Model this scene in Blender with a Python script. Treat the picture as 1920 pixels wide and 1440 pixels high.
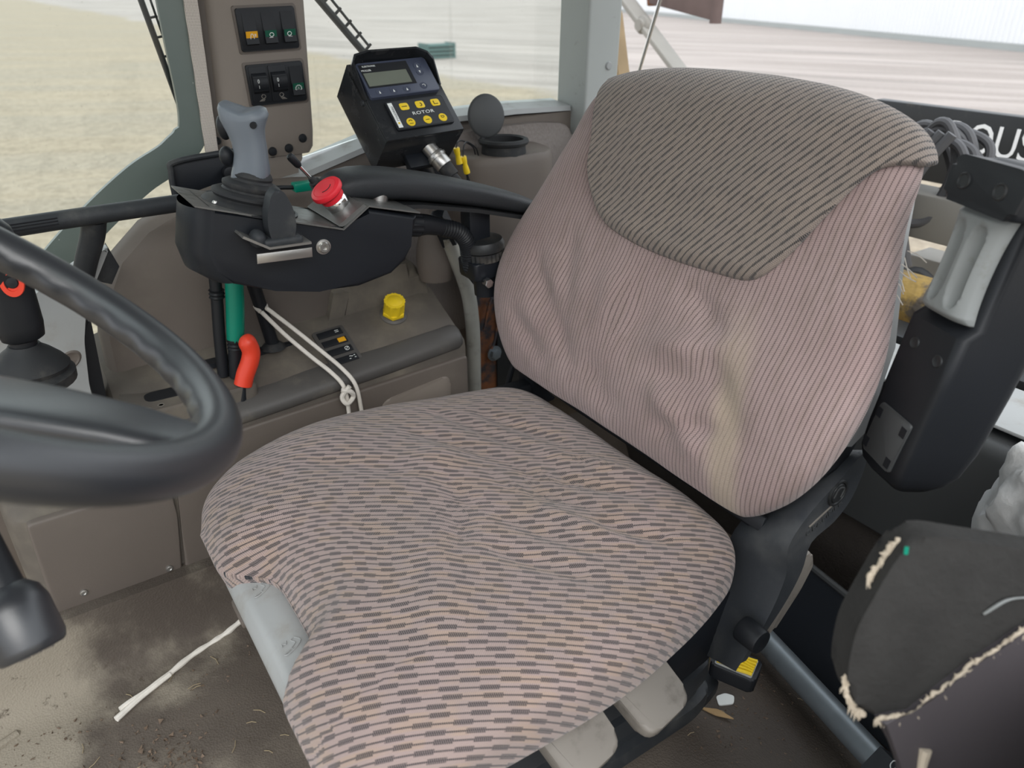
import bpy, bmesh, math, random
from mathutils import Vector as V, Matrix, noise as mnoise
for o in list(bpy.data.objects): bpy.data.objects.remove(o)
scene = bpy.context.scene
COL = scene.collection
PI = math.pi
R = math.radians

# ------------------------------------------------------------ camera
TH, PS = R(28), R(34)
Fw = V((math.sin(PS)*math.cos(TH), math.cos(PS)*math.cos(TH), -math.sin(TH)))
Rt = V((math.cos(PS), -math.sin(PS), 0)); Up = Rt.cross(Fw)
cd = bpy.data.cameras.new('camera'); cam = bpy.data.objects.new('camera', cd); COL.objects.link(cam)
cam.matrix_world = Matrix(((Rt.x, Up.x, -Fw.x, 0), (Rt.y, Up.y, -Fw.y, 0), (Rt.z, Up.z, -Fw.z, 1.0), (0, 0, 0, 1)))
cd.sensor_fit = 'HORIZONTAL'; cd.sensor_width = 36; cd.lens = 36*1412/1920
cd.clip_start = .02; cd.clip_end = 500
cd.dof.use_dof = True; cd.dof.focus_distance = 1.05; cd.dof.aperture_fstop = 5.5
scene.camera = cam
# ------------------------------------------------------------ sky and light: bright overcast day
w = bpy.data.worlds.new('sky'); scene.world = w; w.use_nodes = True
wn = w.node_tree.nodes; wl = w.node_tree.links
bg = wn['Background']
tc = wn.new('ShaderNodeTexCoord'); sx = wn.new('ShaderNodeSeparateXYZ'); wl.new(tc.outputs['Generated'], sx.inputs[0])
cr = wn.new('ShaderNodeValToRGB'); wl.new(sx.outputs['Z'], cr.inputs[0])
cr.color_ramp.elements[0].position = 0.0; cr.color_ramp.elements[0].color = (.80, .83, .86, 1)
cr.color_ramp.elements[1].position = 1.0; cr.color_ramp.elements[1].color = (1.10, 1.18, 1.26, 1)
wl.new(cr.outputs[0], bg.inputs[0]); bg.inputs[1].default_value = 1.0
sd = bpy.data.lights.new('sun', 'SUN'); sd.energy = 1.3; sd.angle = R(45); sd.color = (1, .97, .93)
so = bpy.data.objects.new('sun', sd); COL.objects.link(so); so.rotation_euler = (R(42), R(-22), 0)
vs = scene.view_settings
vs.view_transform = 'Standard'; vs.look = 'None'; vs.gamma = 1; vs.use_curve_mapping = False
vs.exposure = 0.85

# ------------------------------------------------------------ materials
class G:
    def __init__(s, name):
        s.m_ = bpy.data.materials.new(name); s.m_.use_nodes = True
        s.nt = s.m_.node_tree; s.b = s.nt.nodes['Principled BSDF']; s.out = s.nt.nodes['Material Output']
    def n(s, t, **kw):
        x = s.nt.nodes.new(t)
        for k, v in kw.items(): setattr(x, k, v)
        return x
    def put(s, sock, v):
        if isinstance(v, bpy.types.NodeSocket): s.nt.links.new(v, sock)
        elif v is not None: sock.default_value = v
    def m(s, op, a, b=None, c=None):
        x = s.n('ShaderNodeMath', operation=op)
        s.put(x.inputs[0], a); s.put(x.inputs[1], b); s.put(x.inputs[2], c)
        return x.outputs[0]
    def mix(s, f, a, b, blend='MIX'):
        x = s.n('ShaderNodeMix', data_type='RGBA', blend_type=blend)
        s.put(x.inputs[0], f)
        s.put(x.inputs[6], a if isinstance(a, bpy.types.NodeSocket) else (*a, 1))
        s.put(x.inputs[7], b if isinstance(b, bpy.types.NodeSocket) else (*b, 1))
        return x.outputs[2]
    def obj(s): return s.n('ShaderNodeTexCoord').outputs['Object']
    def uv(s): return s.n('ShaderNodeTexCoord').outputs['UV']
    def vmul(s, v, k):
        x = s.n('ShaderNodeVectorMath', operation='MULTIPLY'); s.put(x.inputs[0], v); x.inputs[1].default_value = k
        return x.outputs[0]
    def noise(s, vec, scale, detail=3, rough=.55):
        x = s.n('ShaderNodeTexNoise'); s.put(x.inputs['Vector'], vec); x.inputs['Scale'].default_value = scale
        x.inputs['Detail'].default_value = detail; x.inputs['Roughness'].default_value = rough
        return x.outputs[0]
    def ramp(s, f, a, b):
        x = s.n('ShaderNodeMapRange', interpolation_type='SMOOTHSTEP'); s.put(x.inputs[0], f)
        x.inputs[1].default_value = a; x.inputs[2].default_value = b
        return x.outputs[0]
    def bump(s, h, strength=.3, dist=.001, normal=None):
        x = s.n('ShaderNodeBump'); s.put(x.inputs['Height'], h); x.inputs['Strength'].default_value = strength
        x.inputs['Distance'].default_value = dist
        if normal is not None: s.put(x.inputs['Normal'], normal)
        return x.outputs[0]
    def fin(s, col, rough=.5, metal=0., normal=None, spec=None):
        s.put(s.b.inputs['Base Color'], col if isinstance(col, bpy.types.NodeSocket) else (*col, 1))
        s.put(s.b.inputs['Roughness'], rough); s.put(s.b.inputs['Metallic'], metal)
        if normal is not None: s.put(s.b.inputs['Normal'], normal)
        if spec is not None: s.b.inputs['Specular IOR Level'].default_value = spec
        return s.m_

def srgb(r, g, b):
    f = lambda c: (c/255)/12.92 if c/255 <= .04045 else (((c/255)+.055)/1.055)**2.4
    return (f(r), f(g), f(b))

def mat(name, col, rough=.5, metal=0., var=.12, vs=6, bump=0., bs=300, bd=.0006, dirt=None, da=(.55, .75), ds=9, spec=None):
    g = G(name); o = g.obj()
    c = g.mix(g.noise(o, vs), tuple(x*(1-var) for x in col), tuple(min(1, x*(1+var)) for x in col))
    r = rough
    if dirt:
        f = g.ramp(g.noise(o, ds, 6, .65), *da)
        c = g.mix(f, c, dirt); r = g.m('MULTIPLY_ADD', f, .25, rough)
    nrm = g.bump(g.noise(o, bs, 2), bump, bd) if bump else None
    return g.fin(c, r, metal, nrm, spec if spec is not None else (.3 if max(col) < .05 else .4))

M = {}
TAUPE = (.122, .102, .088)
M['taupe'] = mat('taupe plastic', TAUPE, .55, bump=.25, bs=700, dirt=(.165, .145, .12), da=(.5, .85), ds=5)
M['taupe_light'] = mat('pillar taupe plastic', (.205, .175, .15), .5, bump=.2, bs=700, var=.06)
M['deck'] = mat('dusty console deck', (.095, .082, .070), .62, bump=.3, bs=600, dirt=(.175, .152, .120), da=(.40, .75), ds=7)
M['deck_edge'] = mat('dark grey deck edge', (.075, .07, .066), .5, bump=.25, bs=500, dirt=(.17, .15, .12), da=(.5, .8))
M['black'] = mat('black plastic', (.012, .0135, .0165), .45, bump=.15, bs=600)
M['black_soft'] = mat('soft black vinyl', (.024, .026, .029), .5, bump=.35, bs=420, bd=.0008)
M['black_dusty'] = mat('dusty black plastic', (.026, .029, .033), .5, bump=.2, bs=500, dirt=(.075, .075, .072), da=(.45, .8), ds=14)
M['blackpaint'] = mat('black painted steel', (.010, .012, .016), .42, bump=.2, bs=260, var=.3)
M['steel_dark'] = mat('worn black steel', (.03, .032, .034), .4, .3, bump=.3, bs=200, dirt=(.10, .09, .08))
M['grey_plastic'] = mat('light grey plastic', (.33, .34, .34), .45, var=.05, dirt=(.27, .26, .235), da=(.5, .8), ds=16, bump=.1)
M['grey_green'] = mat('grey pillar paint', (.36, .38, .37), .45, var=.05, dirt=(.24, .23, .2), da=(.62, .8), ds=30)
M['joy_grey'] = mat('slate grey grip plastic', (.135, .155, .18), .38, var=.06)
M['rubber'] = mat('black rubber', (.022, .023, .025), .6, bump=.15, bs=300, dirt=(.07, .066, .06), da=(.5, .8), ds=30)
M['plate'] = mat('dull stained sheet steel', (.17, .17, .165), .4, .6, var=.2, vs=14, dirt=(.09, .085, .075), da=(.5, .75), ds=14)
M['metal'] = mat('bare steel', (.46, .45, .43), .32, .9, var=.12, bump=.15, bs=150, dirt=(.2, .18, .15), da=(.6, .85), ds=20)
M['chrome'] = mat('chromed metal', (.75, .75, .74), .12, 1., var=.02)
M['galv'] = mat('galvanised tube', (.23, .26, .28), .42, .6, var=.2, vs=30, bump=.2, bs=120, dirt=(.10, .09, .08), da=(.6, .8), ds=18)
M['galv_pale'] = mat('pale scuffed pipe', (.34, .335, .30), .45, .3, var=.25, vs=18, bump=.2, bs=90, dirt=(.13, .12, .10), da=(.55, .75), ds=16)
M['rubber_grey'] = mat('grey weathered hose', (.075, .075, .08), .6, var=.2, vs=14)
M['red'] = mat('red plastic', (.70, .02, .035), .42, var=.1)
M['red_orange'] = mat('orange red plastic', (.72, .055, .025), .35, var=.08)
M['green'] = mat('teal green plastic', (.0, .20, .13), .35, var=.1)
M['yellow'] = mat('yellow plastic', (.78, .55, .015), .45, var=.1, dirt=(.45, .3, .02), da=(.6, .85), ds=60)
M['orange'] = mat('amber print', (.75, .36, .01), .5, var=.03)
M['white'] = mat('white print', (.75, .77, .75), .5, var=.03)
M['green_print'] = mat('dark green print', (.01, .09, .055), .4, var=.05)
M['rust'] = mat('rusty steel', (.20, .075, .03), .8, bump=.5, bs=90, dirt=(.04, .04, .045), da=(.45, .6), ds=14)
M['paint_white'] = mat('white steel', (.80, .81, .82), .6, var=.04, vs=.5)
M['carpet'] = mat('dark textured carpet', (.048, .041, .036), .9, bump=.9, bs=260, bd=.002, var=.25, vs=20)
M['panel_dark'] = mat('smooth dark panel', (.055, .058, .06), .5, var=.1, bump=.1)
M['cover_grey'] = mat('dusty charcoal plastic', (.036, .040, .046), .5, bump=.25, bs=420, dirt=(.075, .078, .08), da=(.45, .8), ds=12)
M['roller_grey'] = mat('mid grey plastic', (.215, .228, .228), .45, var=.06, dirt=(.16, .16, .145), da=(.5, .75), ds=40)
M['cord'] = mat('white cord', (.68, .64, .58), .8, var=.18, vs=60, bump=.5, bs=220)
M['handle_beige'] = mat('beige plastic', (.205, .187, .165), .5, var=.08, dirt=(.14, .126, .11), da=(.5, .75), ds=30)

# ------------------------------------------------------------ mesh helpers
class B:
    def __init__(s): s.bm = bmesh.new(); s.uvl = None
    def quadgrid(s, pts, closed=False, cap0=False, cap1=False, uv=None):
        """pts: list of rings (lists of Vectors, same length)"""
        bm = s.bm; rows = [[bm.verts.new(p) for p in r] for r in pts]
        n = len(pts[0]); m = n if closed else n-1
        if uv is not None and s.uvl is None: s.uvl = bm.loops.layers.uv.new('UVMap')
        for i in range(len(rows)-1):
            for j in range(m):
                k = (j+1) % n
                try: f = bm.faces.new((rows[i][j], rows[i][k], rows[i+1][k], rows[i+1][j]))
                except ValueError: continue
                if uv is not None:
                    for lp, (a, b) in zip(f.loops, ((i, j), (i, k), (i+1, k), (i+1, j))): lp[s.uvl].uv = uv[a][b]
        if cap0: bm.faces.new(rows[0][::-1])
        if cap1: bm.faces.new(rows[-1])
        return s
    def box(s, c, size, mtx=None, bev=0., seg=2):
        mm = Matrix.Translation(V(c)) @ (mtx.to_4x4() if mtx else Matrix()) @ Matrix.Diagonal((*size, 1))
        r = bmesh.ops.create_cube(s.bm, size=1, matrix=mm)
        if bev:
            es = {e for v in r['verts'] for e in v.link_edges}
            bmesh.ops.bevel(s.bm, geom=list(es), offset=bev, segments=seg, affect='EDGES', profile=.5)
        return s
    def prism(s, poly, fr, d0, d1, bev=0., seg=2, ends=(True, True)):
        """poly: 2D points in the frame's x,y; extruded along the frame's z from d0 to d1"""
        a = [s.bm.verts.new(fr @ V((p[0], p[1], d0))) for p in poly]
        b = [s.bm.verts.new(fr @ V((p[0], p[1], d1))) for p in poly]
        fs = [s.bm.faces.new(a[::-1]), s.bm.faces.new(b)]
        n = len(poly)
        for i in range(n):
            fs.append(s.bm.faces.new((a[i], a[(i+1) % n], b[(i+1) % n], b[i])))
        if bev:
            es = set()
            if ends[0]: es |= set(fs[0].edges)
            if ends[1]: es |= set(fs[1].edges)
            bmesh.ops.bevel(s.bm, geom=list(es), offset=bev, segments=seg, affect='EDGES', profile=.5)
        return s
    def lathe(s, prof, fr, n=32):
        """prof: (radius, height) list; axis = frame z"""
        rings = []
        for r, h in prof:
            rings.append([fr @ V((max(r, 1e-5)*math.cos(2*PI*k/n), max(r, 1e-5)*math.sin(2*PI*k/n), h)) for k in range(n)])
        return s.quadgrid(rings, True, prof[0][0] > 1e-4, prof[-1][0] > 1e-4)
    def cyl(s, p0, p1, r0, r1=None, n=24, bev=0.):
        p0, p1 = V(p0), V(p1); L = (p1-p0).length; r1 = r0 if r1 is None else r1
        if bev: pr = [(r0-bev, 0), (r0-bev*.3, bev*.3), (r0, bev), (r1, L-bev), (r1-bev*.3, L-bev*.3), (r1-bev, L)]
        else: pr = [(r0, 0), (r1, L)]
        return s.lathe(pr, zframe(p0, p1-p0), n)
    def tube(s, pts, r, n=12, sub=6, smooth=True, flat=None):
        P = catmull(pts, sub) if smooth else [V(p) for p in pts]
        rr = r if callable(r) else (lambda t: r)
        rings = []; x = None
        for i, p in enumerate(P):
            t = (P[min(i+1, len(P)-1)]-P[max(i-1, 0)]).normalized()
            if x is None: x = t.orthogonal().normalized() if flat is None else V(flat)
            x = (x-t*x.dot(t)).normalized(); y = t.cross(x)
            q = rr(i/(len(P)-1))
            rings.append([p+x*(q*math.cos(2*PI*k/n))+y*(q*math.sin(2*PI*k/n)) for k in range(n)])
        return s.quadgrid(rings, True, True, True)
    def sphere(s, c, r, sc=(1, 1, 1), mtx=None, n=16):
        mm = Matrix.Translation(V(c)) @ (mtx.to_4x4() if mtx else Matrix()) @ Matrix.Diagonal((sc[0]*r, sc[1]*r, sc[2]*r, 1))
        bmesh.ops.create_uvsphere(s.bm, u_segments=n, v_segments=n//2, radius=1, matrix=mm)
        return s
    def obj(s, name, m, parent=None, ang=35, subsurf=0):
        bm = s.bm; parent = shallow(parent)
        bmesh.ops.recalc_face_normals(bm, faces=bm.faces)
        off = world_loc(parent) if parent else None
        base = None
        if parent is None:
            cs = [v.co for v in bm.verts]
            mn = V((min(c[i] for c in cs) for i in range(3))); mx = V((max(c[i] for c in cs) for i in range(3)))
            base = V(((mn.x+mx.x)/2, (mn.y+mx.y)/2, mn.z)); off = base
        for v in bm.verts: v.co -= off
        me = bpy.data.meshes.new(name); bm.to_mesh(me); bm.free()
        me.polygons.foreach_set('use_smooth', [True]*len(me.polygons))
        me.set_sharp_from_angle(angle=R(ang))
        me.materials.append(M[m] if isinstance(m, str) else m)
        o = bpy.data.objects.new(name, me); COL.objects.link(o)
        if parent: o.parent = parent
        else: o.location = base
        if subsurf:
            md = o.modifiers.new('smooth', 'SUBSURF'); md.levels = subsurf; md.render_levels = subsurf
        return o

def shallow(o):          # thing > part > sub-part, never deeper
    while o is not None and o.parent is not None and o.parent.parent is not None: o = o.parent
    return o
def world_loc(o):
    l = V((0, 0, 0))
    while o: l = l+o.location; o = o.parent
    return l
def catmull(pts, sub):
    P = [V(p) for p in pts]; Q = [P[0]*2-P[1]]+P+[P[-1]*2-P[-2]]; out = []
    for i in range(1, len(Q)-2):
        a, b, c, d = Q[i-1], Q[i], Q[i+1], Q[i+2]
        for k in range(sub):
            t = k/sub
            out.append(.5*((2*b)+(c-a)*t+(2*a-5*b+4*c-d)*t*t+(3*b-a-3*c+d)*t**3))
    return out+[P[-1]]
def frame(o, x, y):
    x = V(x).normalized(); y = V(y); y = (y-x*y.dot(x)).normalized(); z = x.cross(y); o = V(o)
    return Matrix(((x.x, y.x, z.x, o.x), (x.y, y.y, z.y, o.y), (x.z, y.z, z.z, o.z), (0, 0, 0, 1)))
def zframe(o, z):
    z = V(z).normalized(); x = z.orthogonal().normalized()
    if abs(z.z) < .95: x = V((0, 0, 1)).cross(z).normalized()
    return frame(o, x, z.cross(x))
XZ = lambda y=0: frame((0, y, 0), (1, 0, 0), (0, 0, 1))      # frame z = -Y
def interp(tab, x):
    if x <= tab[0][0]: return tab[0][1]
    for (a, b), (c, d) in zip(tab, tab[1:]):
        if x <= c: 
            t = (x-a)/(c-a); return b+(d-b)*t
    return tab[-1][1]
def sinterp(tab, x):            # smooth (catmull) interpolation
    n = len(tab)
    if x <= tab[0][0]: return tab[0][1]
    for i in range(n-1):
        if x <= tab[i+1][0]:
            x0, y0 = tab[i]; x1, y1 = tab[i+1]; h = x1-x0
            m0 = (y1-tab[i-1][1])/(x1-tab[i-1][0]) if i > 0 else (y1-y0)/h
            m1 = (tab[i+2][1]-y0)/(tab[i+2][0]-x0) if i+2 < n else (y1-y0)/h
            t = (x-x0)/h
            return (2*t**3-3*t*t+1)*y0+(t**3-2*t*t+t)*h*m0+(-2*t**3+3*t*t)*y1+(t**3-t*t)*h*m1
    return tab[-1][1]
def rounded(poly, r, n=5):
    out = []; N = len(poly)
    for i in range(N):
        p = V(poly[i]).to_2d(); a = V(poly[i-1]).to_2d(); b = V(poly[(i+1) % N]).to_2d()
        rr = r[i] if isinstance(r, (list, tuple)) else r
        if rr <= 0: out.append(tuple(p)); continue
        da = a-p; db = b-p; k = min(rr, da.length*.48, db.length*.48)
        s0 = p+da.normalized()*k; s1 = p+db.normalized()*k
        for j in range(n+1):
            t = j/n; q = s0*(1-t)**2+p*2*t*(1-t)+s1*t*t; out.append(tuple(q))
    return out
def rect(w, h, r=0., n=4):
    q = [(-w/2, -h/2), (w/2, -h/2), (w/2, h/2), (-w/2, h/2)]
    return rounded(q, r, n) if r else q
def tag(o, label=None, cat=None, group=None, kind=None):
    if label: o['label'] = label
    if cat: o['category'] = cat
    if group: o['group'] = group
    if kind: o['kind'] = kind
    return o
def thing(name, loc, label, cat, group=None):
    o = bpy.data.objects.new(name, None); COL.objects.link(o); o.location = loc; o.empty_display_size = .05
    return tag(o, label, cat, group)
def text(name, s, fr, size, m, parent, depth=.0004, sx=1., space=1., align='CENTER'):
    parent = shallow(parent)
    cu = bpy.data.curves.new(name, 'FONT'); cu.body = s; cu.size = size; cu.extrude = depth; cu.align_x = align; cu.align_y = 'CENTER'
    cu.space_character = space; cu.resolution_u = 3
    t = bpy.data.objects.new(name, cu); COL.objects.link(t)
    dg = bpy.context.evaluated_depsgraph_get(); me = bpy.data.meshes.new_from_object(t.evaluated_get(dg))
    bpy.data.objects.remove(t); bpy.data.curves.remove(cu)
    me.transform(Matrix.Translation(-world_loc(parent)) @ fr @ Matrix.Diagonal((sx, 1, 1, 1)))
    me.name = name; me.materials.clear(); me.materials.append(M[m])
    o = bpy.data.objects.new(name, me); COL.objects.link(o); o.parent = parent
    return o
# ============================================================ THE SETTING
# ---- ground outside: pale gravel, turning to worn concrete behind the tractor
g = G('gravel yard'); o = g.obj()
sepn = g.n('ShaderNodeSeparateXYZ'); g.put(sepn.inputs[0], o)
edge = g.m('ADD', sepn.outputs[0], g.m('MULTIPLY', g.noise(o, .25, 4), 5.0))
fconc = g.ramp(edge, -15.6, -14.4)
mpg = g.n('ShaderNodeMapping'); g.put(mpg.inputs[0], o); mpg.inputs['Rotation'].default_value = (0, 0, R(30)); og = mpg.outputs[0]
st = g.noise(g.vmul(og, (.35, 1.6, 1)), .9, 7, .7)
st2 = g.noise(g.vmul(og, (.16, .9, 1)), .5, 5, .65)
peb = g.noise(o, 13, 8, .8)
grit = g.noise(o, 4, 6, .75)
sand = g.mix(g.ramp(st, .32, .66), (.215, .165, .108), (.37, .295, .205))
sand = g.mix(g.ramp(st2, .40, .64), sand, (.235, .205, .165))
sand = g.mix(g.ramp(grit, .40, .62), g.mix(.35, sand, (.15, .12, .085)), g.mix(.25, sand, (.47, .40, .31)))
sand = g.mix(g.ramp(peb, .30, .70), g.mix(.45, sand, (.14, .11, .075)), g.mix(.4, sand, (.50, .43, .33)))
mp2 = g.n('ShaderNodeMapping'); g.put(mp2.inputs[0], o); mp2.inputs['Rotation'].default_value = (0, 0, R(-28)); oc = mp2.outputs[0]
st3 = g.noise(g.vmul(oc, (1.5, .14, 1)), .55, 6, .65)
conc = g.mix(g.ramp(st3, .36, .66), (.25, .215, .195), (.37, .325, .30))
conc = g.mix(g.ramp(g.noise(g.vmul(oc, (1.3, .10, 1)), .9, 5), .54, .68), conc, (.19, .17, .155))
conc = g.mix(g.m('MULTIPLY', g.ramp(peb, .4, .62), .3), conc, (.43, .39, .36))
M['ground'] = g.fin(g.mix(fconc, sand, conc), .95, 0, g.bump(peb, .5, .02))
b = B(); b.box((30, 40, -1.7), (420, 420, .2)); tag(b.obj('ground', 'ground'), 'pale gravel and concrete yard outside the cab', 'ground', kind='structure')

# ---- white corrugated shed far behind
sh = thing('shed', (44, 32, -1.6), 'long white corrugated metal shed behind the tractor', 'building')
A = V((37.9, 16.9, -1.6)); d = V((.38, .926, 0)).normalized(); nrm = V((-d.y, d.x, 0))
p = []; k = 0; s = -34.
prof = [(0, 0), (.16, 0), (.19, -.05), (.29, -.05), (.32, 0)]
while s < 70:
    for a, q in prof[:-1]: p.append(A+d*(s+a)-nrm*q*-1)
    s += .32
b = B(); b.quadgrid([[q+V((0, 0, .25)) for q in p], [q+V((0, 0, 8.5)) for q in p]])
b.obj('wall', 'paint_white', sh)
b = B(); b.quadgrid([[A+d*-34+nrm*.03, A+d*70+nrm*.03], [A+d*-34+nrm*.03+V((0, 0, .3)), A+d*70+nrm*.03+V((0, 0, .3))]])
b.obj('base_strip', 'grey_green', sh)
b = B(); b.box((66.0, 77.0, -.9), (.22, .22, 1.4), bev=.02); b.cyl((66, 77, -.2), (66, 77, -.1), .1, .05)
tag(b.obj('bollard', 'orange'), 'small orange bollard far off beside the rear pillar', 'bollard')

# ---- cab floor with a mat turned up along the console
g = G('floor mat'); o = g.obj()
sp = g.n('ShaderNodeSeparateXYZ'); g.put(sp.inputs[0], o)
base = g.mix(g.ramp(g.noise(o, 3.2, 5), .35, .65), (.060, .047, .037), (.098, .080, .064))
dust = g.ramp(g.m('ADD', g.noise(o, 4.5, 6, .6), g.m('MULTIPLY', sp.outputs[0], -.55)), .44, .66)
base = g.mix(dust, base, (.235, .205, .16))
base = g.mix(g.ramp(g.noise(o, 26, 5, .7), .62, .72), base, (.06, .045, .032))
wet = g.ramp(g.noise(g.vmul(o, (1, 1.4, 1)), 2.4, 3, .5), .56, .62)
base = g.mix(g.m('MULTIPLY', wet, .45), base, (.055, .043, .034))
vo = g.n('ShaderNodeTexVoronoi'); g.put(vo.inputs['Vector'], o); vo.inputs['Scale'].default_value = 330
M['mat'] = g.fin(base, g.m('MULTIPLY_ADD', wet, -.2, .85), 0, g.bump(vo.outputs[0], .5, .0012))
b = B(); pr = [(-.28, 0), (1.03, 0), (1.055, .006), (1.075, .022), (1.088, .05), (1.098, .13), (1.16, .13), (1.16, -.04), (-.28, -.04)]
fr = frame((0, 0, 0), (0, 1, 0), (0, 0, 1))
b.prism(pr, fr, -1.0, 1.06)
floor = tag(b.obj('floor', 'mat', ang=60), 'brown rubber floor mat with dust and dirt', 'floor', kind='structure')
for i, (x0, y0, x1, y1) in enumerate([(-.36, .98, -.19, 1.045), (-.42, .86, -.225, .945), (-.30, .80, -.24, .82)]):
    b = B(); a, c = V((x0, y0, .001)), V((x1, y1, .001)); dd = (c-a)
    b.tube([a, a+dd*.1, a+dd*.5, a+dd*.9, c], lambda t: .0065*min(1, .25+6*min(t, 1-t)), 10)
    b.obj('floor_rib', 'mat', floor)
# raised platform under the seat
b = B(); b.box((.405, .785, .03), (.50, .59, .06), bev=.02, seg=3)
tag(b.obj('seat_platform', 'mat'), 'raised mat-covered platform under the seat', 'platform', kind='structure')

# ---- right wall below the windows, following the curved sill
pr = [(-1.0, -.02), (-1.0, .42), (.0, .40), (.10, .43), (.20, .50), (.33, .60), (.40, .655), (.47, .675), (.63, .718), (.81, .750), (1.10, .748), (1.24, .74), (1.24, -.02)]
b = B(); b.prism(pr, XZ(), -1.46, -1.40, bev=.008)
tag(b.obj('wall_right', 'taupe'), 'taupe plastic wall below the right windows', 'wall', kind='structure')
# pale rim of the sill
sill = [(.40, .672), (.47, .683), (.63, .727), (.72, .745), (.81, .757), (.95, .760), (1.10, .756)]
b = B(); rings = []
for x, z in sill:
    rings.append([V((x, 1.395, z-.006)), V((x, 1.398, z+.004)), V((x, 1.47, z+.012)), V((x, 1.47, z-.006))])
b.quadgrid(rings, True, True, True); tag(b.obj('trim_1', 'grey_plastic'), 'pale rubber rim along the window sill', 'trim', kind='structure')
# textured trim behind the bottle holder
g = G('grained taupe vinyl'); o = g.obj()
vo = g.n('ShaderNodeTexVoronoi'); g.put(vo.inputs['Vector'], g.vmul(o, (1, 1, .55))); vo.inputs['Scale'].default_value = 210
M['grain'] = g.fin(g.mix(g.noise(o, 9), (.15, .13, .118), (.20, .175, .16)), .6, 0, g.bump(vo.outputs[0], .8, .0015))
tp = [(.56, .30), (.56, .66), (.64, .70), (.74, .724), (.84, .735), (1.0, .735), (1.09, .725), (1.105, .66), (1.105, .30)]
b = B(); b.prism(rounded(tp, .03), XZ(), -1.40, -1.378, bev=.010, seg=4)
tag(b.obj('trim_2', 'grain'), 'grained taupe trim behind the bottle holder', 'trim', kind='structure')

# ---- rear bulkhead: carpet below, smooth panel and shelf above
b = B(); b.box((1.10, .65, .10), (.09, 1.6, .21), bev=.004); tag(b.obj('wall_rear', 'carpet'), 'dark carpeted lower part of the rear wall', 'wall', kind='structure')
fr = frame((0, -.15, 0), (1, 0, 0), (0, 0, 1))
b = B(); b.prism(rounded([(1.04, .205), (1.05, .43), (1.22, .445), (1.22, .205)], [.004, .02, .004, .004]), fr, -1.54, 0)
tag(b.obj('trim_3', 'panel_dark'), 'smooth dark grey panel and shelf at the rear wall', 'trim', kind='structure')

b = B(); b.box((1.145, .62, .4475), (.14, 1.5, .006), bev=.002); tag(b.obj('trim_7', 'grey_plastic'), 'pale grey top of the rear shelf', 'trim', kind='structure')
# ---- rear right pillar and its foot
b = B()
pil = rounded([(1.115, 1.352), (1.205, 1.352), (1.205, 1.455), (1.115, 1.455)], .008)
b.quadgrid([[V((x-.012, y, .68)) for x, y in pil], [V((x, y, 1.66)) for x, y in pil]], True, True, True)
pillar = tag(b.obj('rear_pillar', 'grey_green'), 'square grey steel pillar at the rear right corner', 'pillar', kind='structure')
b = B(); b.lathe([(.0, .004), (.007, .0038), (.0085, .002), (.009, 0)], frame((1.165, 1.3518, .842), (1, 0, 0), (0, 0, 1)), 24)
b.obj('rivet_cap', 'grey_plastic', pillar)
b = B(); b.quadgrid([[V((1.10, 1.30, .30)), V((1.25, 1.30, .30)), V((1.25, 1.46, .30)), V((1.10, 1.46, .30))],
                     [V((1.095, 1.315, .66)), V((1.25, 1.315, .66)), V((1.25, 1.46, .66)), V((1.095, 1.46, .66))],
                     [V((1.10, 1.335, .69)), V((1.25, 1.335, .69)), V((1.25, 1.46, .69)), V((1.10, 1.46, .69))]], True, True, True)
tag(b.obj('trim_4', 'grey_plastic'), 'pale grey foot cover of the rear pillar', 'trim', kind='structure')
b = B(); b.cyl((1.20, 1.33, .735), (1.30, 1.30, .735), .017, bev=.004); b.cyl((1.195, 1.332, .735), (1.208, 1.328, .735), .022, bev=.003)
tag(b.obj('window_hinge', 'steel_dark'), 'round dark hinge pin at the foot of the rear pillar', 'hinge')

# ---- roof with a light headliner; front right corner post
b = B()
for c_, s_ in (((.62, .66, 1.70), (1.30, 1.66, .08)), ((-.94, .66, 1.70), (.30, 1.66, .08)), ((-.41, .04, 1.70), (.78, .42, .08)), ((-.41, 1.29, 1.70), (.78, .40, .08))): b.box(c_, s_, bev=.006)
tag(b.obj('ceiling', 'grey_plastic'), 'grey cab roof', 'ceiling', kind='structure')
b = B(); b.box((-.98, 1.43, .83), (.06, .06, 1.68), bev=.01); tag(b.obj('trim_5', 'black'), 'front corner post', 'trim', kind='structure')

b = B(); b.box((.80, .01, .31), (.90, .06, .66), bev=.02); tag(b.obj('added_wall_left', 'taupe'), 'unseen low inner side of the left fender, added to block light', 'wall', kind='structure')  # out of view, added to cut the flat light from the door side
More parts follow.
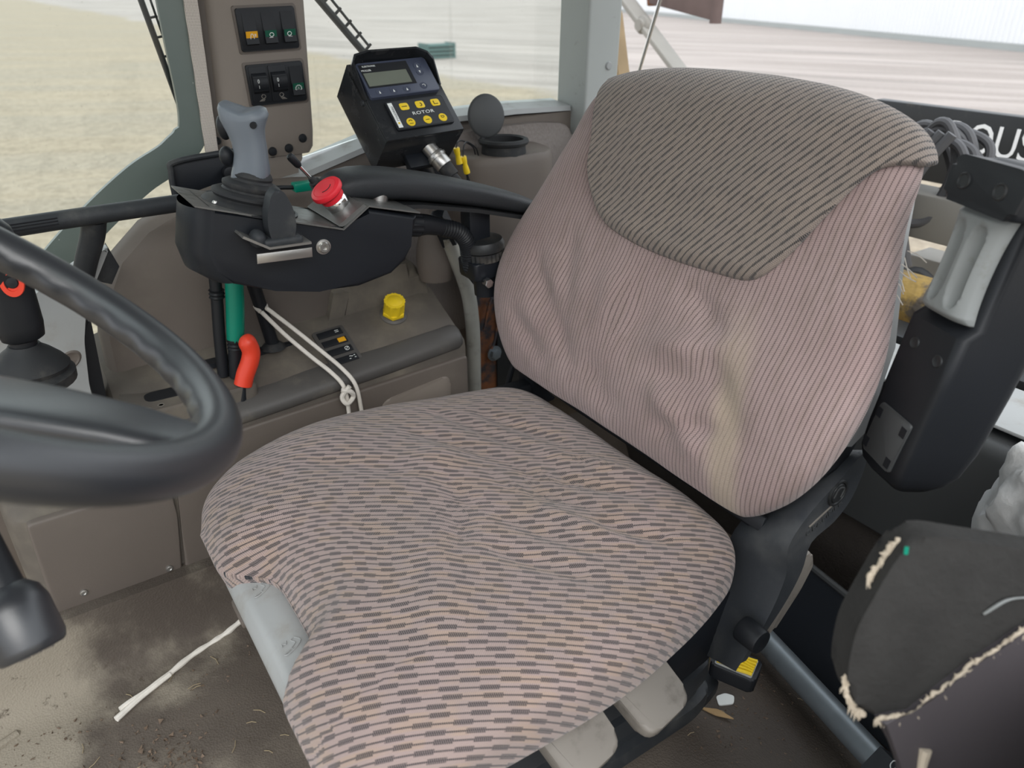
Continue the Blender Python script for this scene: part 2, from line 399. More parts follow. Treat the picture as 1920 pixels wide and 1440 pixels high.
# ---- glass of the right side
def glass(name, streaks, dust):
    g = G(name); o = g.obj(); nt = g.nt
    tr = g.n('ShaderNodeBsdfTransparent'); tr.inputs[0].default_value = (.935, .965, .945, 1)
    gl = g.n('ShaderNodeBsdfGlossy'); gl.inputs['Roughness'].default_value = .03
    df = g.n('ShaderNodeBsdfDiffuse'); df.inputs[0].default_value = (.62, .60, .54, 1)
    fz = g.n('ShaderNodeFresnel'); fz.inputs[0].default_value = 1.45
    m1 = g.n('ShaderNodeMixShader'); g.put(m1.inputs[0], g.m('MULTIPLY', fz.outputs[0], .8)); nt.links.new(tr.outputs[0], m1.inputs[1]); nt.links.new(gl.outputs[0], m1.inputs[2])
    f = g.m('MULTIPLY', g.ramp(g.noise(o, 7, 5, .6), .35, .8), dust)
    f = g.m('ADD', f, g.m('MULTIPLY', g.ramp(g.noise(o, 170, 2), .72, .78), .22))
    if streaks:
        f = g.m('ADD', f, g.m('MULTIPLY', g.ramp(g.noise(g.vmul(o, (38, 1, 1.4)), 1, 3, .6), .64, .76), .10))
    m2 = g.n('ShaderNodeMixShader'); g.put(m2.inputs[0], f); nt.links.new(m1.outputs[0], m2.inputs[1]); nt.links.new(df.outputs[0], m2.inputs[2])
    nt.links.new(m2.outputs[0], g.out.inputs[0])
    return g.m_
M['glass1'] = glass('dusty tinted glass', False, .02)
M['glass2'] = glass('streaked tinted glass', True, .025)
b = B(); b.prism([(-.95, .42), (0, .40), (.10, .43), (.20, .50), (.33, .60), (.36, .64), (.36, 1.66), (-.95, 1.66)], XZ(), -1.452, -1.446)
tag(b.obj('window_1', 'glass1'), 'tinted glass of the front right side window', 'window', kind='structure')
b = B(); b.prism([(.46, .70), (.63, .735), (.81, .765), (1.112, .765), (1.112, 1.66), (.46, 1.66)], XZ(), -1.452, -1.446)
tag(b.obj('window_2', 'glass2'), 'streaked tinted glass of the rear right side window', 'window', kind='structure')
b = B(); b.box((-.41, .67, 1.715), (.80, .86, .008)); tag(b.obj('added_roof_hatch', 'glass1'), 'glass roof hatch added to let in light from above', 'window', kind='structure')  # unseen hatch, added so top light reaches wheel, cushion and floor
# grey-green printed band curving down the edge of the front glass
g = G('grey green frame band'); o = g.obj()
c = g.mix(g.noise(o, 9, 4), (.095, .125, .112), (.15, .18, .165)); c = g.mix(g.ramp(g.noise(g.vmul(o, (120, 1, 60)), 1, 2), .70, .76), c, (.55, .58, .55))
M['band'] = g.fin(c, .35)
path = catmull([(-.14, 1.43, .38), (-.04, 1.43, .50), (.05, 1.43, .592), (.13, 1.43, .658), (.20, 1.43, .707), (.265, 1.43, .742), (.300, 1.43, .79), (.302, 1.43, .95), (.305, 1.43, 1.25), (.31, 1.43, 1.66)], 8)
b = B(); rings = []
for i, q in enumerate(path):
    t = (path[min(i+1, len(path)-1)]-path[max(i-1, 0)]).normalized(); s_ = V((-t.z, 0, t.x)); wd = .026 if q.z < .77 else .020
    rings.append([q+s_*wd+V((0, -.004, 0)), q-s_*wd+V((0, -.004, 0)), q-s_*wd+V((0, .008, 0)), q+s_*wd+V((0, .008, 0))])
b.quadgrid(rings, True, True, True); tag(b.obj('trim_6', 'band'), 'grey-green band curving along the edge of the front side glass', 'trim', kind='structure')
# ============================================================ THE SEAT
def fabric(name, light, light2, dark, period, ang, dk=.85, tan=(.40, .28, .20), weave=.0021, fade=0., dw=.27, wear=None):
    g = G(name); uv = g.uv()
    mp = g.n('ShaderNodeMapping'); g.put(mp.inputs[0], uv); mp.inputs['Rotation'].default_value = (0, 0, ang)
    sp = g.n('ShaderNodeSeparateXYZ'); g.put(sp.inputs[0], mp.outputs[0])
    x, y = sp.outputs[0], sp.outputs[1]
    ph = g.m('DIVIDE', y, period); row = g.m('FLOOR', ph); fr = g.m('FRACT', ph)
    tri = g.m('ABSOLUTE', g.m('SUBTRACT', fr, .5))                 # 0 at the middle of the dark line
    # regular hatched dashes along each row, shifted from row to row
    jit = g.n('ShaderNodeTexWhiteNoise', noise_dimensions='1D'); g.put(jit.inputs['W'], row)
    dph = g.m('ADD', g.m('DIVIDE', x, .040), g.m('ADD', g.m('MULTIPLY', row, .38), g.m('MULTIPLY', jit.outputs[0], .35)))
    dmask = g.ramp(g.m('SINE', g.m('MULTIPLY', dph, 2*PI)), -.05, .12)
    # diagonal weave
    wv = g.m('SINE', g.m('MULTIPLY', g.m('ADD', x, g.m('MULTIPLY', y, .55)), 2*PI/weave))
    wr = g.m('SINE', g.m('MULTIPLY', y, 2*PI/(weave*1.25)))
    wd = g.m('MULTIPLY', wv, wr)
    thin = g.m('SUBTRACT', 1.0, g.ramp(tri, .08, .14))
    thin = g.m('MULTIPLY', thin, g.m('MULTIPLY_ADD', g.ramp(wv, -.6, .4), .6, .4))
    hat = g.m('MULTIPLY', g.m('SUBTRACT', 1.0, g.ramp(tri, dw, dw+.06)), dmask)
    hat = g.m('MULTIPLY', hat, g.m('MULTIPLY_ADD', g.ramp(wv, -.5, .3), .72, .28))
    line = g.m('MAXIMUM', thin, hat)
    mk = g.m('MULTIPLY', line, dk)
    if fade:
        mk = g.m('MULTIPLY', mk, g.m('SUBTRACT', 1.0, g.m('MULTIPLY', g.ramp(g.noise(g.vmul(uv, (1, 1, 1)), 6, 2), .4, .65), fade)))
    big = g.noise(uv, 7, 4)
    c = g.mix(g.ramp(big, .3, .7), light, light2)
    cv2 = g.n('ShaderNodeCombineXYZ'); g.put(cv2.inputs[0], g.m('DIVIDE', x, .055)); g.put(cv2.inputs[1], g.m('MULTIPLY', row, 3.7))
    c = g.mix(g.m('MULTIPLY', g.ramp(g.noise(cv2.outputs[0], 1, 1), .48, .62), .55), c, tan)
    c = g.mix(g.ramp(wd, -1, 1), g.mix(.36, c, (.06, .045, .045)), g.mix(.10, c, (.8, .75, .7)))
    if wear:
        su = g.n('ShaderNodeSeparateXYZ'); g.put(su.inputs[0], uv)
        wm = g.m('SUBTRACT', 1.0, g.ramp(g.m('ABSOLUTE', g.m('ADD', su.outputs[0], g.m('MULTIPLY_ADD', su.outputs[1], -.28, .235))), .008, .036))
        wm = g.m('MULTIPLY', wm, g.m('SUBTRACT', 1.0, g.ramp(su.outputs[1], .14, .27)))
        c = g.mix(g.m('MULTIPLY', wm, .55), c, wear); mk = g.m('MULTIPLY', mk, g.m('SUBTRACT', 1.0, g.m('MULTIPLY', wm, .6)))
    c = g.mix(mk, c, dark)
    h = g.m('MULTIPLY_ADD', wd, .35, g.m('MULTIPLY', line, -.5))
    m = g.fin(c, .95, 0, g.bump(h, .55, .0012), .15)
    g.b.inputs['Sheen Weight'].default_value = .25
    return m
PINK = (.36, .268, .252); PINK2 = (.285, .215, .20); NAVY = (.022, .024, .030)
M['fab_seat'] = fabric('striped seat fabric', PINK, (.32, .245, .222), NAVY, .0086, R(34), 1.0)
M['fab_back'] = fabric('faded pink back fabric', (.39, .29, .28), (.34, .24, .232), (.075, .05, .05), .0068, R(90), .85, (.30, .22, .20), .0022, 0., .10, (.40, .34, .245))
M['fab_head'] = fabric('taupe striped head fabric', (.245, .20, .172), (.22, .182, .155), (.022, .024, .028), .0082, R(52), 1.0, (.27, .22, .18), .0022, 0., .17)

def grooves(p, gs):
    z = 0
    for (a0, a1, b0, b1, wd, amp) in gs:
        a = V((a0, a1)); bb = V((b0, b1)); ab = bb-a; t = max(0, min(1, (p-a).dot(ab)/ab.length_squared)); dd = (p-(a+ab*t)).length
        e = math.sin(PI*min(1, max(0, .12+.88*t)))**.5 if 0 < t < 1 else .35
        z += amp*math.exp(-(dd/wd)**2)*e
    return z

SY = .688
seat = thing('driver_seat', (.40, SY, .06), 'worn tractor driver seat in pink and navy striped fabric', 'seat')
# cushion ----------------------------------------------------
HW = [(.10, .215), (.115, .255), (.14, .278), (.19, .298), (.28, .308), (.40, .308), (.50, .292), (.58, .272), (.62, .255), (.645, .225), (.66, .19)]
ZT = [(.10, .345), (.112, .375), (.14, .402), (.19, .422), (.28, .432), (.40, .425), (.52, .418), (.61, .416), (.64, .405), (.66, .375)]
ZB = [(.10, .335), (.108, .305), (.13, .292), (.2, .30), (.4, .305), (.62, .31), (.66, .35)]
GR = [(.46, .90, .53, .72, .012, -.005), (.52, .86, .58, .70, .012, -.0055), (.40, .86, .50, .70, .014, -.005), (.25, .86, .40, .72, .02, -.005),
      (.40, .72, .32, .58, .012, -.0055), (.44, .69, .52, .56, .010, -.0055), (.48, .70, .58, .56, .010, -.006), (.54, .70, .62, .58, .012, .006),
      (.40, .62, .46, .50, .012, -.005), (.45, .61, .50, .50, .010, .006), (.36, .57, .44, .46, .014, -.006), (.34, .74, .44, .80, .03, .006),
      (.30, .60, .24, .48, .03, .006), (.50, .55, .56, .46, .012, -.006)]
def superpt(th, n):
    c, s = math.cos(th), math.sin(th)
    return math.copysign(abs(c)**(2/n), c), math.copysign(abs(s)**(2/n), s)
xs = [  .10+.56*(.5-.5*math.cos(PI*min(1, max(0, i/110)))) for i in range(111)]
N = 150; rings = []; uvs = []
for x in xs:
    hw, zt, zb = sinterp(HW, x), sinterp(ZT, x), sinterp(ZB, x); zc, hh = (zt+zb)/2, max(.004, (zt-zb)/2)
    r = []; u = []
    for k in range(N):
        th = -PI/2+2*PI*k/N
        cx, sz = superpt(th, 3.4)
        y = SY+hw*cx; z = zc+hh*sz
        if sz > 0:
            yy = (y-SY)/.31
            z += sz*(.012*yy*yy*(x > .2)*min(1, (x-.2)/.1 if x > .2 else 0) + 1.35*grooves(V((x, y)), GR)*min(1, max(0, (1-abs(yy))*5)))
            z += sz*.0025*mnoise.noise(V((x*16, y*16, .3)))
        # notch in the front lip above the grey handle
        nt_ = math.exp(-((y-.695)/.098)**6)
        fx = max(0, 1-(x-.10)/.15)
        x2 = x+.058*nt_*fx
        z -= .006*nt_*fx*(sz > 0)
        r.append(V((x2, y, z))); u.append((x*1.0, (y-SY)+(zt-z)*.8*math.copysign(1, y-SY)*(abs(y-SY) > .2)))
    rings.append(r); uvs.append(u)
# close the front without a flat cap
r0 = [V((p.x-.0005, p.y, (sinterp(ZT, .10)+sinterp(ZB, .10))/2)) for p in rings[0]]; rings.insert(0, r0); uvs.insert(0, list(uvs[0])); xs.insert(0, .0999)
# fabric also follows the rounded front lip
acc = 0; prev = None; arc = []
for i, x in enumerate(xs):
    p_ = (x, sinterp(ZT, x))
    if prev: acc += math.hypot(p_[0]-prev[0], p_[1]-prev[1])
    prev = p_; arc.append(acc)
for i in range(len(xs)): uvs[i] = [(arc[i], v_) for (_, v_) in uvs[i]]
b = B(); b.quadgrid(rings, True, False, True, uvs); b.obj('cushion', 'fab_seat', seat, 180)
# backrest -----------------------------------------------------
AN = R(20); Bx, Bz = .655, .42
def bk(L, y, n): return V((Bx+L*math.sin(AN)-n*math.cos(AN), y, Bz+L*math.cos(AN)+n*math.sin(AN)))
BHW = [(0, .235), (.02, .262), (.06, .295), (.11, .318), (.17, .328), (.23, .322), (.30, .300), (.38, .274), (.43, .264), (.455, .252), (.475, .225), (.490, .18), (.500, .12), (.505, .05)]
BTH = [(0, .018), (.012, .034), (.04, .046), (.12, .052), (.25, .05), (.36, .05), (.43, .05), (.465, .044), (.487, .031), (.500, .015), (.505, .003)]
def bcen(L, y):       # forward wrap of the wings, lumbar bulge
    q = (y-SY)/.33
    return .030*q*q*(1-.4*min(1, L/.5))+.014*math.exp(-((L-.13)/.1)**2)-.018*max(0, L-.36)/.16
BG = [(.20, .92, .10, .84, .016, -.0055), (.24, .86, .12, .80, .016, -.005), (.17, .88, .06, .76, .014, -.006), (.22, .75, .12, .70, .018, .007), (.21, .70, .10, .66, .014, -.005),
      (.16, .62, .19, .52, .016, .008), (.12, .62, .145, .52, .014, -.0055), (.10, .60, .05, .50, .016, .006), (.19, .56, .10, .46, .016, -.005), (.24, .62, .20, .54, .012, -.006),
      (.06, .58, .10, .49, .012, -.006), (.09, .74, .03, .66, .014, -.006), (.10, .93, .06, .84, .016, -.006)]
def backrings(L0, L1, nl, nth, extra=0., n=3.0, t0=None):
    rg = []; uv = []
    for i in range(nl+1):
        t = i/nl; r = []; u = []
        for k in range(nth):
            th = -PI/2+2*PI*k/nth
            cx, sn = superpt(th, n)
            la = L0 if t0 is None else t0(cx, sn)
            tt = t if t0 else .5-.5*math.cos(PI*t)
            L = la+(L1-la)*tt
            hw = sinterp(BHW, L); tk = max(.002, sinterp(BTH, L))
            e = extra*min(1, math.sqrt(max(0, tt)*14)) if t0 else 0
            y = SY+(hw+e)*cx; nn = bcen(L, y)+(tk+e)*sn
            if sn > 0:
                yy = abs(y-SY)/max(.05, hw)
                nn += sn*min(1, max(0, (1-yy)*5))*(grooves(V((L, y)), BG)*(0 if t0 else 1.9)+.003*mnoise.noise(V((L*14, y*14, 2))))
            r.append(bk(L+e*.5*max(0, (L-.40)/.105)**2 if t0 else L, y, nn)); u.append((y-SY+(tk*(1-max(-1, sn)))*.5*math.copysign(1, cx), L))
        rg.append(r); uv.append(u)
    return rg, uv
rg, uv = backrings(.008, .5045, 90, 150)
b = B(); b.quadgrid(rg, True, True, True, uv); b.obj('backrest', 'fab_back', seat, 180)
def low(cx, sn):
    if sn <= 0: return .44
    y = cx*.30
    return sinterp([(-.30, .435), (-.262, .415), (-.225, .36), (-.175, .292), (-.15, .272), (-.11, .266), (0, .262), (.08, .27), (.12, .283), (.17, .325), (.20, .38), (.262, .46), (.30, .47)], y)
rg, uv = backrings(0, .5049, 60, 180, .013, 3.0, low)
b = B(); b.quadgrid(rg, True, True, True, uv); b.obj('headrest_pad', 'fab_head', seat, 180)
# black shell behind the backrest, rail below it
b = B(); rr = []
for L in [.0, .06, .15, .25, .35, .44]:
    hw = sinterp(BHW, L)-.025
    rr.append([bk(L, SY+hw*c_, -.052-(0 if abs(c_) > .8 else .03)) for c_ in (-1, -.8, 0, .8, 1)]+[bk(L, SY+hw*c_, -.03) for c_ in (1, 0, -1)])
b.quadgrid(rr, True, True, True); b.obj('back_shell', 'grey_plastic', seat)
b = B(); b.box((.672, SY+.005, .414), (.030, .53, .012), mtx=Matrix.Rotation(R(-20), 3, 'Y'), bev=.002); b.box((.655, SY+.005, .424), (.006, .53, .02), mtx=Matrix.Rotation(R(20), 3, 'Y'), bev=.002)
rail = b.obj('back_rail', 'black', seat)
for i in range(5):
    b = B(); b.lathe([(.0, .0016), (.005, .0016), (.006, 0)], frame((.652, SY+.05+.045*i, .426), (0, 1, 0), (-.35, 0, .93)), 12); b.obj('rail_plug', 'steel_dark', rail)
b = B(); b.box((.70, .96, .40), (.05, .05, .12), bev=.008); b.box((.66, .955, .36), (.14, .03, .05), bev=.006); b.obj('hinge_bracket', 'black', seat)
b = B(); b.tube([(.66, 1.0, .34), (.665, .985, .40), (.68, .97, .46), (.69, .965, .50)], .005, 8); b.obj('recline_cable', 'black', seat)
# seat pan and its three grey handles
b = B(); b.prism(rounded([(.15, SY-.25), (.15, SY+.26), (.62, SY+.22), (.62, SY-.24)], .05), frame((0, 0, 0), (1, 0, 0), (0, 1, 0)), .262, .318, bev=.01)
b.obj('seat_pan', 'black', seat)
# --- grey handle strip under the front lip, with two embossed pictograms
b = B(); b.prism(rounded([(.112, .285), (.106, .305), (.118, .326), (.150, .332), (.172, .326), (.172, .285)], [.004, .01, .008, .01, .004, .004]),
                 frame((0, 0, 0), (1, 0, 0), (0, 0, 1)), -.835, -.585, bev=.006, seg=3)
fh = b.obj('front_handle', 'grey_plastic', seat)
b = B(); b.box((.118, .80, .276), (.02, .05, .012), bev=.003); b.obj('handle_recess', 'taupe', fh)
def seat_icon(fr, s, parent, m='handle_beige', flip=1):
    b = B()
    for pl in ([(-.5, .6), (.1, .7), (.35, 0), (.1, -.1), (-.05, .35), (-.45, .3), (-.5, .6)], [(.35, 0), (.3, -.6), (.1, -.75), (.12, -.1)], [(-.7, .1), (-.5, -.1), (-.75, -.25), (-.5, -.4)]):
        b.tube([fr @ V((x*s*flip, y*s, .0004)) for x, y in pl], .0007, 6, 3)
    b.obj('pictogram', m, parent)
for yy in (.765, .655):
    seat_icon(frame((.138, yy, .330), (.35, -.9, .05), (1, .3, .12)), .017, fh, 'grey_plastic')
# side handles sticking out under the near edge of the cushion
def tab(x0, x1, m, lab):
    b = B(); fr = frame(((x0+x1)/2, .40, .285), (1, .04, .06), (0, -1, -.35))
    wd = x1-x0
    b.prism(rounded([(-wd/2, -.05), (wd/2, -.05), (wd/2-.004, .030), (-wd/2+.004, .036)], [.004, .004, .018, .018]), fr, -.014, .006, bev=.005, seg=3)
    o = b.obj('side_handle', m, seat); seat_icon(frame(fr @ V((.004, -.004, .0062)), fr.col[0].xyz, -fr.col[1].xyz), .014, o, 'handle_beige'); return o
tab(.418, .498, 'handle_beige', ''); tab(.315, .395, 'handle_beige', '')
# --- suspension
b = B(); b.prism(rounded([(.17, .47), (.17, .76), (.68, .90), (.70, .478), (.66, .468), (.4, .462)], [.02, .02, .02, .01, .01, .02]), frame((0, 0, 0), (1, 0, 0), (0, 1, 0)), .060, .078, bev=.004)
bp = b.obj('base_plate', 'black_dusty', seat)
b = B(); b.lathe([(.0, .002), (.006, .002), (.0075, 0)], frame((.655, .49, .0785), (1, 0, 0), (0, 1, 0)), 16); b.obj('bolt_hole', 'black', bp)
b = B()
for k, (z0, z1, ins) in enumerate([(.078, .105, .004), (.103, .135, .016), (.133, .165, .008), (.163, .195, .018), (.193, .262, .002)]):
    b.prism(rounded([(.172+ins, .452+ins), (.172+ins, .752-ins), (.66-ins, .90-ins), (.67-ins, .462+ins), (.62, .448+ins)], [.03]*5), frame((0, 0, 0), (1, 0, 0), (0, 1, 0)), z0, z1, bev=.005)
su = b.obj('suspension_bellows', 'black_dusty', seat)
text('lettering', 'GRAMMER', frame((.548, .4475, .225), (1, 0, .06), (0, 0, 1)), .021, 'black', su, .0008, 1.15)
b = B(); b.prism([(-.052, -.013), (.052, -.013), (.052, .013), (-.052, .013)], frame((.548, .4488, .225), (1, 0, .06), (0, 0, 1)), -.001, .0008); b.obj('nameplate', 'steel_dark', su)
# black side bracket linking pan and hinge
b = B(); b.prism(rounded([(.46, .235), (.50, .30), (.60, .33), (.66, .31), (.62, .22), (.55, .20)], .015), XZ(), -.462, -.440, bev=.004); b.obj('side_bracket', 'blackpaint', seat)
# --- hinge cover on the near side
hA = [(.618, .200), (.618, .256), (.637, .330), (.658, .387), (.695, .408), (.732, .424), (.790, .448), (.800, .452)]
hB = [(.584, .262), (.626, .322), (.645, .382), (.637, .432), (.664, .468), (.713, .497), (.745, .516), (.760, .516)]
hR = [(.612, .258), (.665, .316), (.690, .362), (.697, .405), (.738, .420), (.765, .446), (.776, .490), (.770, .508)]
rings = []
for (ax_, az_), (bx_, bz_), (rx_, rz_) in zip(hA, hB, hR):
    A_, B_, R_ = V((ax_, .470, az_)), V((bx_, .384, bz_)), V((rx_, .384, rz_)); Q_ = V((max(rx_, ax_+.012), .455, min(rz_, az_)-.004))
    rings.append([A_, A_.lerp(B_, .5)+V((-.003, 0, .004)), A_.lerp(B_, .9)+V((-.001, 0, .002)), B_.lerp(R_, .06)+V((0, -.002, 0)), B_.lerp(R_, .14)+V((0, .005, 0)), R_+V((0, .004, 0)), Q_])
b = B(); P_ = [catmull([r[i] for r in rings], 4) for i in range(7)]
b.quadgrid([[P_[i][k] for i in range(7)] for k in range(len(P_[0]))], True, True, True)
hc = b.obj('hinge_cover', 'cover_grey', seat, 40)
b = B(); b.lathe([(0, .0025), (.012, .0025), (.0135, .0005), (.0145, .0025), (.017, .0025), (.0178, 0)], frame((.728, .3885, .466), (1, 0, 0), (0, 0, 1)), 32); b.obj('emblem', 'steel_dark', hc)
b = B(); b.tube([(.719, .386, .463), (.726, .386, .474), (.737, .386, .470), (.733, .386, .459)], .0012, 6); b.obj('emblem_mark', 'panel_dark', hc)
text('lettering', 'GRAMMER', frame((.712, .3882, .436), (.93, 0, .36), (-.36, 0, .93)), .013, 'panel_dark', hc, .0008, 1.1)
b = B(); b.box((.712, .388, .4455), (.06, .0016, .0016), mtx=Matrix.Rotation(R(-21), 3, 'Y')); b.obj('emblem_line', 'handle_beige', hc)
b = B(); b.cyl((.606, .40, .309), (.606, .368, .309), .0165, .016, 28, .003); b.obj('pivot_boss', 'black', seat)
b = B(); b.prism(rounded([(.660, .266), (.676, .262), (.716, .312), (.732, .345), (.722, .372), (.700, .37), (.684, .318)], .006), XZ(), -.424, -.398, bev=.004); b.obj('recline_lever', 'handle_beige', seat)
b = B(); b.prism(rounded([(.70, .49), (.725, .55), (.745, .60), (.775, .595), (.755, .52), (.74, .50)], .008), XZ(), -.43, -.395, bev=.004); b.obj('armrest_bracket', 'black', seat)
# yellow ribbed weight scale under the hinge
wsf = frame((.712, .466, .12), (.35, -.75, 0), (.75, .35, -.1))
b = B(); b.prism(rect(.066, .052, .008), wsf, -.022, 0, bev=.003); ws = b.obj('weight_indicator', 'black', seat)
b = B(); b.prism(rect(.054, .042, .003), wsf, 0, .0012); b.obj('scale_frame', 'grey_plastic', ws)
for i in range(6):
    b = B(); yy = -.016+.0064*i
    b.tube([wsf @ V((-.025+.0085*k, yy+.0012*math.sin(k*1.4+i), .0022)) for k in range(7)], .0027, 8, 3); b.obj('scale_rib', 'yellow', ws)

# --- near armrest, folded up
aO = V((.700, .342, .53)); aa = V((.17, 0, .985)).normalized(); ab_ = V((-.389, -.921, 0))
AF = frame(aO, ab_, aa)             # x = outward across, y = up along the arm, z = towards the front
ar = bpy.data.objects.new('armrest', None); COL.objects.link(ar); ar.parent = seat; ar.empty_display_size = .02
b = B(); rings = []
def arm_sec(l, wd, dp, fx=0., fz=0.):
    q = rounded([(-wd/2, -dp), (wd/2, -dp), (wd/2, 0), (-wd/2, 0)], [.022, .022, .010, .010], 5)
    return [AF @ V((x+fx, l, z+fz)) for x, z in q]
for l, wd, dp, fz in [(-.008, .035, .03, -.03), (-.004, .052, .05, -.016), (.006, .066, .07, -.006), (.02, .073, .085, -.001), (.05, .076, .093, 0), (.12, .077, .097, 0), (.175, .077, .098, 0), (.185, .077, .09, -.012), (.295, .077, .09, -.012), (.299, .077, .096, 0), (.322, .076, .096, .0), (.331, .070, .09, -.004), (.335, .055, .07, -.012)]:
    rings.append(arm_sec(l, wd, dp, 0, fz))
b.quadgrid(rings, True, True, True); b.obj('armrest_body', 'black', ar, 50)
b = B(); b.prism(rounded([(-.040, .291), (.047, .289), (.050, .324), (.040, .333), (-.034, .333), (-.042, .325)], .008), AF, -.02, .017, bev=.006, seg=3); cap = b.obj('armrest_end_cap', 'black', ar)
for x in (-.020, .024):
    b = B(); b.lathe([(.0, .0006), (.0052, .0006), (.0066, .0016), (.0078, .0006), (.008, -.001)], AF @ Matrix.Translation((x, .311, .0170)), 20); h_ = b.obj('screw_hole', 'steel_dark', cap)
# grey thumb roller with two finger flutes
NW, NL = 40, 60; g_ = []
for j in range(NL+1):
    t = j/NL; l = .188+.101*t; wd = .056+.006*(abs(2*t-1)**2.5)-.004*math.sin(PI*t); row = []
    for i in range(NW+1):
        s = 2*i/NW-1; z = .010-.010*abs(s)**4-.006*max(0, abs(2*t-1)-.9)*10
        for c_ in (-.43, .43):
            z -= .0062*math.sqrt(max(0, 1-((s-c_)/.30)**2-(abs(t-.5)/.40)**5))
        row.append(AF @ V((s*wd/2, l, z-.001)))
    g_.append(row)
b = B(); b.quadgrid(g_)
mid = []
edge = [g_[0][i] for i in range(NW+1)]+[g_[j][NW] for j in range(1, NL+1)]+[g_[NL][i] for i in range(NW-1, -1, -1)]+[g_[j][0] for j in range(NL-1, 0, -1)]
b.quadgrid([edge, [p_-AF.col[2].xyz*.016 for p_ in edge]], True, False, True)
bmesh.ops.remove_doubles(b.bm, verts=b.bm.verts, dist=1e-5)
b.obj('adjuster_roller', 'roller_grey', ar, 60)
b = B(); b.cyl(AF @ V((-.024, .293, -.001)), AF @ V((.024, .293, -.001)), .006, n=16); b.obj('roller_axle', 'grey_plastic', ar)
for x, l in ((-.016, .150), (.020, .146)):
    b = B(); b.lathe([(0, .0006), (.0042, .0006), (.0056, .0012), (.0066, 0)], AF @ Matrix.Translation((x, l, 0)), 18); b.obj('screw_hole', 'steel_dark', ar)
b = B(); b.prism(rounded([(-.026, .020), (.022, .016), (.026, .076), (-.024, .078)], .004), AF, -.004, .0022, bev=.0015); pl = b.obj('cover_plate', 'panel_dark', ar)
for x, l in ((-.021, .066), (.019, .064), (-.023, .029), (.016, .025)):
    b = B(); b.prism([(x-.004, l-.005), (x+.004, l-.0055), (x+.004, l+.005), (x-.004, l+.0055)], AF, .0012, .0027); b.obj('clip_slot', 'black', pl)
# ============================================================ RIGHT-HAND CONSOLE
con = thing('side_console', (.26, 1.25, .12), 'taupe plastic right-hand side console with levers and rocker switches', 'console')
YZ = frame((0, 0, 0), (0, 1, 0), (0, 0, 1))        # frame z = +X
# body: rings along x of (y,z) profile
def cprof(x):
    top = interp([(-.13, .30), (.02, .31), (.06, .375), (.10, .385), (.25, .392), (.50, .405), (.66, .418)], x)
    back = top+.055
    y0 = interp([(-.13, 1.19), (-.12, 1.155), (-.10, 1.136), (-.07, 1.13), (.66, 1.13)], x)
    return [(1.40, .12), (y0, .12), (y0, top-.022), (y0+.004, top-.008), (y0+.016, top), (1.26, back), (1.40, back+.03)]
def deckz(x, y):
    t_ = interp([(-.13, .30), (.02, .31), (.06, .375), (.10, .385), (.25, .392), (.50, .405), (.66, .418)], x); return t_+.055*(y-1.146)/.114
b = B(); rings = []
for x in [-.13, -.125, -.118, -.10, -.07, 0, .02, .045, .06, .08, .10, .15, .25, .35, .45, .55, .62, .645, .655]:
    ins = 0 if x < .62 else (x-.62)*.25
    rings.append([V((x, y, z-(ins if z > .2 else 0))) for y, z in cprof(x)])
b.quadgrid(rings, True, True, True); b.obj('console_body', 'deck', con, 30)
# dark soft edge running along the inner top edge
b = B(); rings = []
for x in (.10, .105, .12, .20, .30, .40, .50, .60, .640, .650, .654):
    tz = deckz(x, 1.146); k_ = .3 if x in (.10, .654) else (.75 if x in (.105, .650) else 1); wd_ = interp([(.1, .036), (.3, .034), (.45, .026), (.66, .022)], x)
    rings.append([V((x, 1.127+wd_*.9+wd_*k_*superpt(2*PI*j/24, 2.6)[0], tz-.010+.0165*k_*superpt(2*PI*j/24, 2.6)[1]+.40*wd_*superpt(2*PI*j/24, 2.6)[0]*.8)) for j in range(24)])
b.quadgrid(rings, True, True, True); b.obj('edge_trim', 'deck_edge', con, 60)
# lower face panels
def panel(poly, name='lower_panel', m='taupe', y0=1.135, y1=1.122, bev=.004):
    b = B(); b.prism(rounded(poly, .008, 3), XZ(), -y0, -y1, bev=bev, ends=(False, True), seg=3); return b.obj(name, m, con)
p1 = panel([(-.105, .122), (.0845, .122), (.097, .232), (.100, .30), (-.10, .300)])
p2 = panel([(.0895, .122), (.655, .126), (.655, .372), (.115, .350), (.102, .232)])
for x, z, pp in ((.066, .137, p1), (.075, .285, p1), (-.06, .15, p1)):
    b = B(); b.lathe([(0, .0016), (.0022, .0016), (.0032, .0028), (.0055, .0022), (.006, 0)], frame((x, 1.122, z), (1, 0, 0), (0, 0, 1)), 18); b.obj('panel_screw', 'metal', pp)
# recessed field with raised surround on the rear panel
b = B(); b.prism(rounded([(.46, .235), (.61, .25), (.615, .345), (.47, .33)], .02), XZ(), -1.13, -1.1195, bev=.004); b.obj('access_door', 'taupe_light', p2)
for i, z in enumerate((.34, .31, .285)):
    b = B(); b.lathe([(0, .0008), (.005, .0008), (.006, 0)], frame((.6555, 1.150, z), (0, 1, 0), (0, 0, 1)), 14); b.obj('vent_hole', 'black', con)
